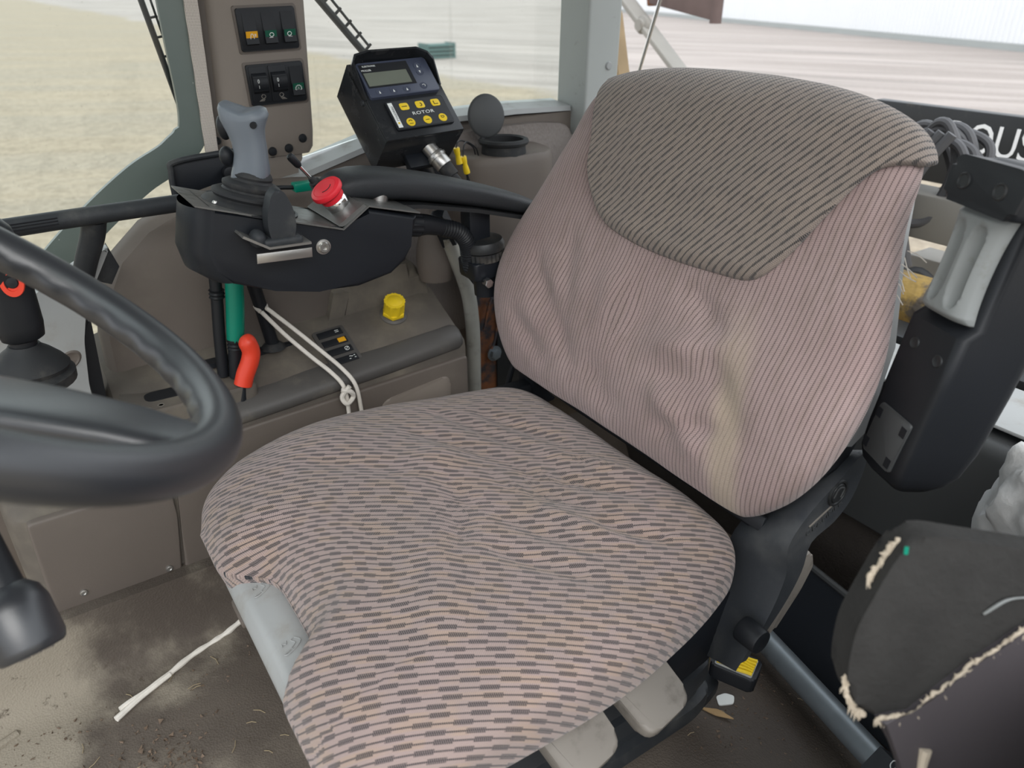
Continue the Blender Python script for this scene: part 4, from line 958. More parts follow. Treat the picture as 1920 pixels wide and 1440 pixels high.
b = B(); b.quadgrid([[V((x, y, z)) for x, y in ((.343-.012*(.98-z)/.25, 1.435), (.357-.012*(.98-z)/.25, 1.432), (.357-.012*(.98-z)/.25, 1.47), (.343-.012*(.98-z)/.25, 1.47))] for z in (.66, .75, .98, 1.3, 1.66)], True, True, True); b.obj('pillar_edge', 'taupe', sp_)
g = G('perforated shade fabric'); o = g.obj()
mp = g.n('ShaderNodeVectorMath', operation='SCALE'); g.put(mp.inputs[0], o); mp.inputs['Scale'].default_value = 1
s3 = g.n('ShaderNodeSeparateXYZ'); g.put(s3.inputs[0], o)
dd = g.m('MULTIPLY', g.m('SINE', g.m('MULTIPLY', g.m('ADD', s3.outputs[0], s3.outputs[2]), 2*PI/.0045)), g.m('SINE', g.m('MULTIPLY', g.m('SUBTRACT', s3.outputs[0], s3.outputs[2]), 2*PI/.0045)))
M['perf'] = g.fin(g.mix(g.ramp(dd, .0, .45), (.62, .56, .50), (.16, .14, .13)), .8)
b = B(); b.quadgrid([[V((x, y, z)) for x, y in ((.322-.010*(.98-z)/.25, 1.420), (.343-.010*(.98-z)/.25, 1.418), (.343-.010*(.98-z)/.25, 1.425), (.322-.010*(.98-z)/.25, 1.425))] for z in (.725, .75, .98, 1.3, 1.66)], True, True, True)
b.obj('shade_strip', 'perf', sp_)
PF = frame((.445, 1.4015, .9325), (1, 0, .03), (0, 0, 1))
def rocker_lamp(f, parent, kind):
    """f: frame at the rocker centre, print in relief on its lower half"""
    b = B(); zz = .0001
    if kind == 'beacon':
        b.tube([f @ V(q_) for q_ in ((-.003, -.0055, zz), (-.002, .003, zz), (0, .005, zz), (.002, .003, zz), (.003, -.0055, zz), (-.005, -.0055, zz), (.005, -.0055, zz))], .0005, 5, 3)
        for k in (0, .003, .006): b.box(f @ V((.0055, .004-k*.5, zz)), (.003, .0007, .0004), mtx=f.to_3x3())
    elif kind in ('work_l', 'work_r', 'work_l_dim', 'work_r_dim'):
        s_ = -1 if '_l' in kind else 1
        b.tube([f @ V((-s_*.001+.0035*math.cos(a), .0018+.0032*math.sin(a), zz)) for a in (-.5, .3, 1.2, 2.0, 2.8, 3.6, 4.6, 5.78)], .0006, 5, 3)
        for k in range(4): b.tube([f @ V((-s_*.002+s_*.0016*k-s_*.001, -.0022, zz)), f @ V((s_*.001+s_*.0024*k-s_*.001, -.0058, zz))], .0005, 5, 1, False)
    elif kind == 'gear':
        pts = []
        for k in range(24): 
            r_ = .0062 if (k//1) % 2 else .0045; pts.append(f @ V((r_*math.cos(2*PI*k/24), r_*math.sin(2*PI*k/24), zz)))
        b.tube(pts+[pts[0]], .0006, 5, 1, False); b.tube([f @ V((-.0018, -.0022, zz)), f @ V((0, .0024, zz)), f @ V((.0018, -.0022, zz))], .0004, 5, 1, False)
    b.obj('symbol', 'white' if 'dim' not in kind else 'handle_beige', parent)
def rocker(cx, cy, m, kind, block):
    f = PF @ Matrix.Translation((cx, cy, .004))
    b = B(); rw, rh = .0105, .0245
    b.quadgrid([[f @ V((-rw, rh, 0)), f @ V((rw, rh, 0)), f @ V((rw, rh, .001)), f @ V((-rw, rh, .001))][::1],
                [f @ V((-rw, .004, 0)), f @ V((rw, .004, 0)), f @ V((rw, .002, .0022)), f @ V((-rw, .002, .0022))],
                [f @ V((-rw, -rh, 0)), f @ V((rw, -rh, 0)), f @ V((rw, -rh+.002, .0075)), f @ V((-rw, -rh+.002, .0075))]], True, True, True)
    rk = b.obj('rocker', 'black', block)
    tilt = math.atan2(.0053, .0245)
    f2 = f @ Matrix.Translation((0, -.0115, .0052)) @ Matrix.Rotation(tilt, 4, 'X')
    if m:
        b = B(); b.prism([(-.0098, -.0088), (.0098, -.0088), (.0098, .0088), (-.0098, .0088)], f2, 0, .0006); b.obj('lens', m, rk)
    rocker_lamp(f2 @ Matrix.Translation((0, 0, .0008)), rk, kind)
def block(cy):
    f = PF @ Matrix.Translation((0, cy, 0))
    b = B(); b.prism(rect(.108, .074, .004), f, -.004, .0006, bev=.002); b.obj('switch_recess', 'taupe', sp_)
    b = B(); b.prism(rect(.100, .066, .004), f, -.004, .0042, bev=.002); return b.obj('switch_block', 'black', sp_)
bk1 = block(0)
rocker(-.031, .001, 'orange', 'beacon', bk1); rocker(.0015, .001, 'green_print', 'work_l', bk1); rocker(.0345, .001, 'green_print', 'work_r', bk1)
bk2 = block(-.0865)
rocker(.0350, -.0855, 'green_print', 'gear', bk2)
for x, kd in ((-.031, 'work_l_dim'), (.003, 'work_r_dim')):
    f = PF @ Matrix.Translation((x, -.0835, .004))
    b = B(); b.prism(rect(.031, .058, .002), f @ Matrix.Translation((0, -.002, 0)), 0, .002, bev=.0006); th = b.obj('dimmer', 'black', bk2)
    rings = []
    for k in range(13):
        a = -PI*.52+PI*1.04*k/12
        rings.append([f @ V((sx_*.0125, .0165*math.sin(a), .001+.011*math.cos(a)*(1.0))) for sx_ in (-1, 1)])
    b = B(); b.quadgrid(rings); b.prism([( -.0165, 0), (.0165, 0), (.012, .009), (0, .0118), (-.012, .009)], f @ Matrix.Rotation(R(90), 4, 'Z') @ Matrix.Rotation(R(90), 4, 'X') @ Matrix.Translation((0, 0, -.0125)), 0, .025)
    b.obj('thumbwheel', 'black', th)
    text('digit', '0', f @ Matrix.Translation((-.0045, .004, .0128)), .009, 'white', th, .0002, .8)
    text('digit', '1', f @ Matrix.Translation((-.0045, -.005, .0126)), .007, 'white', th, .0002, .8)
    rocker_lamp(f @ Matrix.Translation((.002, -.0235, .0022)), th, kd)
for x, z, s_ in ((.4825, .7495, '+'), (.4545, .7345, '-'), (.424, .732, None)):
    f = frame((x, 1.4078, z), (1, 0, 0), (0, 0, 1))
    b = B(); b.lathe([(.0115, -.001), (.0115, .002), (.0085, .003), (.0075, .007), (.006, .009), (0, .0095)], f, 24); b.obj('push_button', 'black', sp_)
    if s_:
        b = B(); fm = f @ Matrix.Translation((-.004, .019, 0)); b.box(fm @ V((0, 0, .0003)), (.006, .0009, .0006), mtx=f.to_3x3())
        if s_ == '+': b.box(fm @ V((0, 0, .0003)), (.0009, .006, .0006), mtx=f.to_3x3())
        b.obj('button_mark', 'handle_beige', sp_)
b = B(); b.lathe([(.0, .001), (.004, .001), (.0062, .003), (.007, 0)], frame((.338, 1.432, .755), (.8, -.6, 0), (0, 0, 1)), 16); b.obj('cover_screw', 'black_dusty', sp_)

# black tray with rounded frame behind the joystick
tr = thing('black_bracket', (.30, 1.36, .64), 'black rounded bracket plate on the wall behind the joystick', 'bracket')
b = B(); b.prism(rounded([(.235, .665), (.240, .742), (.36, .750), (.36, .665)], .018), frame((0, 1.362, 0), (1, 0, 0), (0, 0, 1)), -.012, .0, bev=.004); b.obj('plate', 'blackpaint', tr)
b = B(); b.tube([(.237, 1.357, .665), (.238, 1.357, .725), (.252, 1.357, .742), (.36, 1.357, .749)], .005, 10, 8); b.obj('rim', 'black_dusty', tr)
b = B(); b.cyl((.33, 1.36, .715), (.33, 1.345, .715), .011, n=18, bev=.002); b.obj('boss', 'black', tr)
# teal connector lying behind the plate
cpl = thing('cable_plug', (.40, 1.20, .705), 'small teal cable plug behind the top plate', 'plug')
b = B(); b.box((.405, 1.20, .712), (.036, .02, .014), bev=.002); b.obj('plug_body', 'green', cpl)
b = B(); b.tube([(.388, 1.20, .712), (.36, 1.20, .715), (.33, 1.205, .713), (.30, 1.22, .70)], .0035, 8); b.obj('wire', 'black', cpl)

# grab rail across the side window
gr = thing('grab_rail', (.12, 1.17, .60), 'black tubular grab rail across the side window', 'rail')
b = B(); b.tube([(-.30, 1.13, .724), (-.1, 1.13, .7255), (.08, 1.15, .7235), (.27, 1.17, .7195)], .0125, 16, 6); b.obj('tube', 'black_dusty', gr)
b = B()
for dz in (.004, .0, -.004): b.tube([(-.30, 1.1168, .727+dz), (-.1, 1.1168, .7285+dz), (.05, 1.134, .7265+dz)], .0010, 6, 4)
b.obj('rail_rib', 'black', gr)
b = B(); b.tube([(.094, 1.165, .716), (.088, 1.175, .69), (.072, 1.19, .65), (.055, 1.21, .60), (.04, 1.24, .54)], lambda t: .0165-.003*t, 16, 5); b.obj('rail_leg', 'black_dusty', gr)

# two slotted black wiper frames outside the glass
def wiper(p0, p1, wd, label):
    t = thing('wiper_blade', V(p0).lerp(V(p1), 1), label, 'wiper')
    a, c = V(p0), V(p1); d = (c-a).normalized(); s_ = V((d.z, 0, -d.x)); L = (c-a).length
    b = B()
    b.tube([a+s_*wd*.3, c+s_*wd*.3], wd*.32, 8, 1, False); b.obj('rubber', 'black', t)
    b = B(); b.tube([a-s_*wd*.7, c-s_*wd*.45], wd*.12, 8, 1, False); n_ = int(L/.028)
    for k in range(n_+1): q_ = a+d*(L*k/n_); b.tube([q_-s_*wd*.7, q_+s_*wd*.2], wd*.13, 6, 1, False)
    b.obj('slotted_frame', 'black', t)
wiper((.255, 1.49, 1.10), (.305, 1.49, .80), .016, 'slotted black wiper blade outside the front side glass')
wiper((.48, 1.50, 1.10), (.665, 1.50, .885), .022, 'slotted black wiper blade behind the monitor')

# ============================================================ STEERING WHEEL
wc = V((-.062, .5774, .8282)); wnm = V((math.sin(.678)*math.cos(.047), -math.sin(.678)*math.sin(.047), math.cos(.678)))
st = thing('steering_wheel', wc, 'black steering wheel with thick moulded rim at the left', 'steering wheel')
WF = zframe(wc, wnm)
# WF x axis is horizontal (world Y direction or so); build rim with inner finger scallops
b = B(); NU, NV = 160, 20; rings = []
for i in range(NU):
    a = 2*PI*i/NU; r = []
    for j in range(NV):
        ph = 2*PI*j/NV; rr2 = .0172
        x_ = rr2*1.05*math.cos(ph); z_ = rr2*math.sin(ph)
        if math.cos(ph) < -.1 and math.sin(ph) < .15: x_ *= 1+.11*math.sin(a*34)*min(1, (-math.cos(ph)-.1)*2)*min(1, (.15-math.sin(ph))*2)
        r.append(WF @ V(((.20+x_)*math.cos(a), (.20+x_)*math.sin(a), z_)))
    rings.append(r)
rings.append(rings[0]); b.quadgrid(rings, True); bmesh.ops.remove_doubles(b.bm, verts=b.bm.verts, dist=1e-6)
M['wheel'] = mat('moulded wheel rubber', (.018, .020, .025), .38, bump=.10, bs=500, var=.1, spec=.95)
b.obj('rim', 'wheel', st, 60)
def spoke(a0, w0, w1, name='spoke'):
    b = B(); rings = []
    d_ = V((math.cos(a0), math.sin(a0), 0)); s_ = V((-math.sin(a0), math.cos(a0), 0))
    for t in (0, .15, .4, .7, .9, 1):
        rad = .03+(.195-.03)*t; wd = w0+(w1-w0)*(t**1.2); dz = -.055*(1-t)**1.3; h = .012-.002*t
        rings.append([WF @ (d_*rad+s_*(wd*superpt(2*PI*k/20, 3)[0])+V((0, 0, dz+h*superpt(2*PI*k/20, 3)[1]))) for k in range(20)])
    b.quadgrid(rings, True, True, True); b.obj(name, 'wheel', st, 60)
b = B(); b.lathe([(.058, -.09), (.062, -.062), (.055, -.045), (.03, -.04), (0, -.039)], WF, 32); b.obj('hub', 'wheel', st)
b = B(); b.cyl(WF @ V((0, 0, -.42)), WF @ V((0, 0, -.08)), .040, .045, 24); b.obj('column', 'black', st)
SPK = []
spoke(R(240), .052, .030); spoke(R(0), .052, .030); spoke(R(120), .052, .030)
# ============================================================ LEFT FOREGROUND
# control stalk on the steering column
sk = thing('column_stalk', (-.081, .60, .50), 'thick dark column stalk with marked round end at the lower left', 'stalk')
a_, c_ = V((-.10, .70, .66)), V((-.079, .592, .510)); d_ = (c_-a_).normalized()
b = B(); b.cyl(c_-d_*.16, c_-d_*.05, .012, .016, 20); b.obj('stem', 'black', sk)
b = B(); b.lathe([(.016, .0), (.024, .008), (.0275, .02), (.028, .052), (.026, .058), (.0235, .060), (0, .0605)], zframe(c_-d_*.06, d_), 32); kn_ = b.obj('stalk_knob', 'wheel', sk)
kf_ = zframe(c_, d_)
b = B()
for k in range(3): b.tube([kf_ @ V((-.010+.009*k, -.004, .0008)), kf_ @ V((-.004+.009*k, .003, .0008))], .0016, 6, 1, False)
b.obj('stalk_mark', 'handle_beige', kn_)
# gear lever with red ring
gl = thing('gear_lever', (-.033, 1.05, .54), 'black gear lever with orange-red thumb ring behind the steering wheel', 'lever')
b = B(); b.lathe([(.052, 0), (.053, .012), (.040, .022), (.030, .028)], zframe((-.033, 1.05, .548), (0, 0, 1)), 28); b.obj('boot_base', 'rubber', gl)
b = B(); b.lathe([(.044, 0), (.046, .006), (.040, .014), (.028, .026), (.020, .032), (.0175, .036)], zframe((-.030, 1.05, .566), (.05, 0, 1)), 28); b.obj('boot', 'rubber', gl)
b = B(); b.cyl((-.029, 1.05, .598), (-.027, 1.05, .612), .0155, n=20); b.obj('stem', 'black', gl)
b = B(); rings = []
for h, w_, dx in ((0, .018, 0), (.004, .024, 0), (.02, .0265, 0), (.045, .026, .001), (.07, .0255, .002), (.095, .027, .0), (.12, .030, -.003), (.14, .029, -.006), (.152, .022, -.008), (.157, .010, -.009)):
    rings.append([V((-.026+dx+w_*superpt(2*PI*k/24, 2.4)[0], 1.05+w_*.85*superpt(2*PI*k/24, 2.4)[1], .608+h)) for k in range(24)])
b.quadgrid(rings, True, True, True); b.obj('grip', 'black', gl, 60)
rf = frame((-.019, 1.0285, .688), (1, -.25, 0), (0, .12, 1))
b = B(); b.lathe([(.0075, .001), (.0078, .003), (.0125, .003), (.013, 0)], rf @ Matrix.Diagonal((1, 1.35, 1, 1)), 28); b.obj('thumb_ring', 'red_orange', gl)
b = B(); b.lathe([(0, .003), (.006, .0025), (.0075, .0005)], rf, 20); b.obj('thumb_button', 'black', gl)
# pale moulded side piece beside the dash
sd_ = thing('dash_side_moulding', (.0, 1.22, .345), 'pale grey moulded side piece beside the dash', 'moulding')
po = [(-.16, .345), (.02, .345), (.030, .40), (.032, .46), (.042, .53), (.055, .575), (.080, .62), (.108, .665), (.060, .645), (.0, .615), (-.05, .58), (-.10, .52), (-.16, .42)]
b = B(); b.prism(rounded(po, .008, 3), XZ(), -1.225, -1.198, bev=.006, seg=3); b.obj('panel', 'grey_plastic', sd_)
b = B(); b.lathe([(.0, .0004), (.010, .0005), (.0125, .0022), (.0142, .0010), (.0150, 0)], frame((.016, 1.198, .506), (1, 0, 0), (0, 0, 1)) @ Matrix.Rotation(R(35), 4, 'Z') @ Matrix.Diagonal((1.3, .85, 1, 1)), 24); b.obj('screw_recess', 'taupe', sd_)
b = B(); b.prism([(.078, .610), (.106, .662), (.116, .625), (.100, .60)], XZ(), -1.236, -1.224, bev=.002); b.obj('dark_cheek', 'black_dusty', sd_)
b = B(); b.prism(rounded([(.034, .40), (.034, .46), (.046, .535), (.060, .55), (.050, .40)], .004), XZ(), -1.262, -1.232); b.obj('gap_lining', 'black', sd_)

# ============================================================ BEHIND THE SEAT, FAR SIDE
hp_ = thing('curved_pipe', (.72, 1.20, .12), 'pale scuffed bent pipe beside the console end', 'pipe')
b = B(); b.tube([(.665, 1.20, .585), (.678, 1.20, .545), (.695, 1.20, .50), (.708, 1.20, .45), (.714, 1.20, .38), (.714, 1.20, .28), (.712, 1.20, .14)], .0145, 18, 6); b.obj('pipe', 'galv_pale' if 'galv_pale' in M else 'galv', hp_)
b = B(); b.tube([(.645, 1.20, .63), (.655, 1.20, .61), (.672, 1.20, .572)], .0195, 4, 2, flat=(0, 1, 0)); b.obj('sleeve', 'blackpaint', hp_)
rp = thing('rusty_plate', (.82, 1.31, .06), 'rusty orange steel plate with a bolt behind the seat', 'plate')
b = B(); b.prism(rounded([(.775, .08), (.775, .46), (.80, .475), (.90, .47), (.90, .08)], .006), frame((0, 1.305, 0), (1, 0, .0), (0, 0, 1)), -.01, 0, bev=.002); b.obj('plate', 'rust', rp)
b = B(); b.prism(rounded([(.835, .08), (.835, .44), (.96, .44), (.96, .08)], .006), frame((0, 1.297, 0), (1, 0, 0), (0, 0, 1)), -.006, 0, bev=.002); b.obj('painted_plate', 'steel_dark', rp)
b = B(); f_ = frame((.826, 1.297, .262), (1, 0, 0), (0, 0, 1)); b.prism([(.013*math.cos(PI/3*k+.3), .013*math.sin(PI/3*k+.3)) for k in range(6)], f_, .003, .012, bev=.0015); b.lathe([(.018, 0), (.018, .003)], f_, 24); b.obj('bolt', 'galv', rp)
b = B(); b.tube([(.795, 1.29, .33), (.815, 1.288, .40), (.83, 1.287, .36), (.822, 1.287, .30), (.812, 1.287, .28)], .003, 8); b.obj('wire_loop', 'rust', rp)
b = B(); b.tube([(.74, 1.28, .43), (.80, 1.27, .442), (.86, 1.26, .458), (.90, 1.25, .47)], .004, 8); b.obj('brake_line', 'taupe', rp)

# ============================================================ RIGHT FOREGROUND
tb = thing('floor_tube', (.82, .40, .0), 'galvanised steel tube lying along the floor beside the seat', 'tube')
b = B(); b.cyl((.851, .545, .05), (.795, .27, .05), .0195, n=28); b.obj('tube', 'galv', tb)
b = B(); b.cyl((.797, .280, .05), (.782, .20, .05), .028, n=4); b.obj('end_clamp', 'black_dusty', tb)
lbf = frame((.790, .255, .0785), (.2, 1, 0), (-1, .2, 0))
text('label_text', 'KG', lbf @ Matrix.Translation((-.02, .0, 0)), .022, 'white', tb, .0003)
b = B(); b.tube([lbf @ V((.022*math.cos(a)-.02, .016*math.sin(a), .0)) for a in [k*PI/6 for k in range(13)]], .0008, 6, 3); b.obj('label_oval', 'white', tb)
pb = thing('black_side_plate', (.93, .40, .0), 'glossy black bent steel plate behind the floor tube', 'plate')
b = B(); b.quadgrid([[V((.885, .62, .03)), V((.975, .60, .13)), V((.985, .60, .12)), V((.895, .62, .02))], [V((.83, .18, .03)), V((.92, .16, .13)), V((.93, .16, .12)), V((.84, .18, .02))]], True, True, True); b.obj('plate', 'blackpaint', pb)
b = B(); b.tube([(.975, .60, .13), (.92, .16, .13)], .006, 8, 1, False); b.obj('rolled_edge', 'panel_dark', pb)
# torn padded cover, very near the lens
M['felt'] = mat('black felt backing', (.030, .029, .028), .95, bump=.8, bs=180, bd=.0015, var=.3, vs=30, dirt=(.012, .012, .013), da=(.58, .7), ds=22)
M['vinyl'] = mat('purple grey vinyl', (.070, .062, .068), .5, bump=.3, bs=260, var=.15)
M['fray'] = mat('frayed foam and threads', (.50, .43, .34), .95, bump=.8, bs=260, bd=.001, var=.3, vs=60)
FF = frame((.4788, .1525, .5698), (.83, -.56, 0), (.15, .22, .96))
tc_ = thing('torn_cover', (.52, .14, .42), 'torn dark vinyl cover with black felt and frayed pale edges', 'cover')
felt = [(-.0482, .0509), (-.0621, .0172), (-.065, -.0131), (-.0628, -.0351), (-.0496, -.0525), (-.0184, -.060), (.03, -.05), (.10, -.02), (.135, .03), (.135, .072), (.0739, .0756), (.0506, .0797), (.0236, .0837), (-.011, .0898), (-.0277, .0878), (-.0391, .0715)]
b = B(); b.prism(rounded(felt, .012, 3), FF, -.030, 0, bev=.006, seg=3); b.obj('felt_backing', 'felt', tc_)
random.seed(5)
vt = [(-.0414, -.0528), (-.030, -.0500), (-.0181, -.0483), (-.004, -.033), (.0101, -.0193), (.024, -.005), (.0381, .0055), (.052, .018), (.0656, .028), (.0867, .0426), (.14, .06), (.15, -.20), (.03, -.20), (-.0056, -.1563), (-.0167, -.0943)]
b = B(); b.prism(vt, FF, -.004, .009, bev=.003, seg=2); b.obj('vinyl_layer', 'vinyl', tc_)
def fray(path, r0, n_, seed, off=.006):
    random.seed(seed); b = B()
    P = catmull([(x, y, 0) for x, y in path], 8); pts = []
    for i, p_ in enumerate(P): pts.append(FF @ V((p_.x+random.uniform(-1, 1)*.0012, p_.y+random.uniform(-1, 1)*.0014, off+random.uniform(-1, 1)*.001)))
    b.tube(pts, lambda t: r0*(.7+.5*mnoise.noise(V((t*40, seed, 0)))+.3), 8, 2)
    for k in range(n_):
        p_ = random.choice(pts); q_ = p_+FF.col[0].xyz*random.uniform(-1, 1)*.004+FF.col[1].xyz*random.uniform(-.008, .004)+FF.col[2].xyz*random.uniform(0, .003)
        b.tube([p_, p_.lerp(q_, .5)+V((random.uniform(-1, 1), random.uniform(-1, 1), 0))*.001, q_], lambda t: .0011*(1.1-t), 5, 2)
    return b.obj('frayed_edge', 'fray', tc_)
fray(vt[:11], .0015, 320, 3)
fray([(-.0627, -.022), (-.0635, -.035), (-.056, -.050), (-.046, -.056)], .0018, 90, 4, -.004)
fray([(-.052, .050), (-.046, .060), (-.040, .070), (-.034, .082)], .0017, 80, 5, -.012)
b = B(); b.tube([FF @ V(q_) for q_ in ((-.006, -.075, .010), (-.008, -.10, .011), (-.004, -.13, .010))], lambda t: .004*(1.1-t), 8); b.obj('foam_scrap', 'fray', tc_)
b = B(); b.tube([FF @ V(q_) for q_ in ((.028, .030, .001), (.042, .042, .003), (.058, .044, .003), (.075, .042, .001))], lambda t: .0010+.0003*math.sin(9*t), 8); b.obj('loose_thread', 'roller_grey', tc_)
b = B(); b.prism(rect(.003, .006, .0006), FF @ Matrix.Translation((-.033, .079, .0)), 0, .001); b.obj('green_tag', 'green', tc_)
b = B(); b.box((.64, .09, .20), (.10, .08, .40), mtx=Matrix.Rotation(R(-34), 3, 'Z'), bev=.02); b.obj('cover_base', 'vinyl', tc_)
# crumpled white plastic bag on the shelf
g = G('thin white plastic'); g.b.inputs['Transmission Weight'].default_value = .25; o = g.obj()
M['bag'] = g.fin(g.mix(g.noise(o, 12), (.62, .64, .66), (.74, .74, .72)), .35, 0, g.bump(g.noise(o, 55, 4), .5, .004))
b = B(); bmesh.ops.create_icosphere(b.bm, subdivisions=5, radius=1)
for v in b.bm.verts:
    p_ = v.co.copy(); f_ = 1+.22*mnoise.noise(p_*1.6)+.30*(abs(mnoise.noise(p_*3.1+V((3, 1, 2))))-.2)+.12*abs(mnoise.noise(p_*7.5))
    v.co = V((.968+p_.x*.068*f_, .205+p_.y*.100*f_, .405+max(-.99, p_.z)*.150*f_))
tag(b.obj('plastic_bag', 'bag', None, 55), 'crumpled white plastic bag at the right edge by the rear shelf', 'bag')

# ============================================================ LOOSE THINGS
cd_ = thing('white_cord', (.36, 1.15, .40), 'white cord looped from the short lever over the console edge', 'cord')
b = B(); b.tube([(.308, 1.211, .512), (.335, 1.185, .472), (.365, 1.160, .434), (.388, 1.130, .408), (.400, 1.112, .385), (.402, 1.108, .345), (.400, 1.105, .30)], .0036, 8); b.obj('strand', 'cord', cd_)
b = B(); b.tube([(.318, 1.212, .516), (.350, 1.190, .480), (.385, 1.165, .438), (.408, 1.130, .410), (.420, 1.110, .385), (.425, 1.108, .34), (.424, 1.105, .30)], .0036, 8); b.obj('strand', 'cord', cd_)
b = B(); b.tube([(.306, 1.211, .513), (.303, 1.225, .518), (.311, 1.236, .520), (.320, 1.226, .518), (.318, 1.212, .515)], .0034, 8); b.obj('strand', 'cord', cd_)
b = B(); b.tube([(.392, 1.104, .385), (.406, 1.100, .380), (.412, 1.104, .366), (.398, 1.100, .358), (.392, 1.104, .372), (.406, 1.100, .390)], .0042, 8); b.obj('knot', 'cord', cd_)
b = B(); b.tube([(.178, 1.092, .20), (.176, 1.085, .10), (.165, 1.072, .030), (.13, 1.063, .012), (.098, 1.058, .0055), (.055, 1.046, .0052), (.005, 1.022, .0052), (-.06, .999, .0052)], lambda t: .0048+.0006*math.sin(60*t), 8, 8)
b.tube([(.02, 1.025, .007), (-.03, 1.005, .0052), (-.068, .984, .0045)], lambda t: .004+.001*t, 8)
tag(b.obj('rope_end', 'cord'), 'frayed end of white cord lying on the floor mat', 'cord')
# crumbs and straw on the floor
random.seed(11); b = B()
def crumb(x, y, s_, z=0.):
    q = [V((x+random.uniform(-s_, s_), y+random.uniform(-s_, s_), z+random.uniform(0, s_))) for _ in range(4)]+[V((x, y, z-.0005))]
    vs_ = [b.bm.verts.new(p_) for p_ in q]
    for f_ in ((0, 1, 2), (0, 2, 3), (0, 3, 1), (1, 2, 4), (2, 3, 4), (3, 1, 4)): b.bm.faces.new([vs_[k] for k in f_])
for cx, cy, n_, sp2, s_ in ((-.03, .90, 70, .035, .0045), (.0, .85, 50, .03, .004), (.10, 1.0, 30, .04, .0025), (-.16, .99, 40, .04, .0035), (.05, .95, 120, .12, .0018), (-.08, .78, 60, .06, .003)):
    for _ in range(n_): crumb(random.gauss(cx, sp2), min(1.02, random.gauss(cy, sp2*.6)), s_*random.uniform(.4, 1.3))
for _ in range(420): crumb(random.uniform(.62, .98), random.uniform(.20, .50), .0021*random.uniform(.4, 1.5))
for _ in range(40): crumb(random.gauss(.70, .05), random.gauss(.44, .02), .003*random.uniform(.4, 1.4))
tag(b.obj('soil_crumbs', mat('soil crumbs', (.14, .10, .072), .95, var=.75, vs=140)), 'scattered soil crumbs on the floor mat', 'dirt', kind='stuff')
b = B()
for _ in range(34):
    x, y = random.choice([(random.uniform(-.15, .15), random.uniform(.75, 1.03)), (random.uniform(.6, .95), random.uniform(.22, .5))]); a = random.uniform(0, PI); L = random.uniform(.006, .028)
    b.tube([(x, y, .0012), (x+L*.5*math.cos(a), y+L*.5*math.sin(a), .0018), (x+L*math.cos(a+.2), y+L*math.sin(a+.2), .0012)], .0006, 5, 1, False)
tag(b.obj('straw_bits', mat('dry straw', (.30, .24, .15), .9, var=.3, vs=60)), 'scattered bits of dry straw on the floor mat', 'straw', kind='stuff')
b = B(); b.prism(rounded([(-.014, -.008), (.010, -.010), (.016, .002), (.004, .010), (-.012, .008)], .004), frame((.735, .488, .001), (.9, -.4, .1), (.4, .9, .1)), 0, .003); tag(b.obj('paper_scrap', 'white'), 'white scrap of paper on the floor by the seat base', 'scrap')
b = B(); b.prism(rounded([(-.028, -.003), (.0, -.006), (.028, 0), (.0, .006)], .004), frame((.705, .478, .003), (.4, -.9, .1), (.9, .4, .1)), 0, .002); tag(b.obj('dry_leaf', mat('dry leaf', (.36, .24, .12), .9, var=.3, vs=50)), 'curled dry brown leaf by the seat base', 'leaf')

# ============================================================ OUTSIDE, BEHIND THE REAR WINDOW
imp = thing('implement_frame', (1.75, .85, -1.6), 'grey steel frame of the rear-mounted implement', 'machine')
M['frame_grey'] = mat('weathered grey frame paint', (.25, .24, .22), .7, var=.2, bump=.3, bs=60, dirt=(.13, .10, .07), da=(.55, .75), ds=9)
b = B(); b.box((1.75, .55, .535), (.10, 1.1, .10), bev=.006); b.obj('cross_beam', 'frame_grey', imp)
b = B(); b.box((1.55, .70, -.6), (.10, .12, 1.9), bev=.006); b.box((1.9, .9, -.6), (.10, .12, 2.0), bev=.006); b.obj('upright', 'frame_grey', imp)
b = B(); b.box((2.22, .70, .60), (.04, 1.3, .20), bev=.004); pt = b.obj('name_plate', 'steel_dark', imp)
text('maker_lettering', 'ROUSSEAU', frame((2.199, 1.115, .628), (0, -1, 0), (0, 0, 1)), .112, 'paint_white', pt, .001, .78, 1.0, 'LEFT')
b = B(); b.box((1.40, .50, .385), (.08, 1.2, .03), bev=.004); b.obj('lower_rail', 'steel_dark', imp)
M['moss'] = mat('flaking yellow paint and moss', (.30, .20, .06), .9, var=.5, vs=14, bump=1., bs=40, bd=.006, dirt=(.10, .085, .07), da=(.45, .6), ds=16)
b = B(); rings = []
for k, (y, r_) in enumerate(((.55, .035), (.58, .05), (.68, .055), (.80, .052), (.92, .05), (1.05, .045))):
    rings.append([V((1.52+r_*1.1*math.cos(2*PI*j/18)*(1+.15*mnoise.noise(V((j, y*9, 0)))), y, .415+r_*math.sin(2*PI*j/18)*(1+.15*mnoise.noise(V((j, y*7, 4)))))) for j in range(18)])
b.quadgrid(rings, True, True, True); b.obj('flaking_housing', 'moss', imp)
for (p0, p1, nm, mm_) in (((2.3, 2.70, 1.03), (2.3, 1.00, -.20), 'stay_bar', 'frame_grey'),):
    b = B(); d_ = (V(p1)-V(p0)); b.prism(rect(.075, .02, .004), zframe(V(p0), d_), 0, d_.length); sb_ = b.obj(nm, mm_, imp)
    b = B(); b.lathe([(.034, 0), (.034, .012), (.022, .016), (.022, .03), (0, .03)], frame((2.288, 2.455, .855), (0, -1, 0), (0, 0, 1)), 20); b.obj('pivot_bolt', 'frame_grey', sb_)
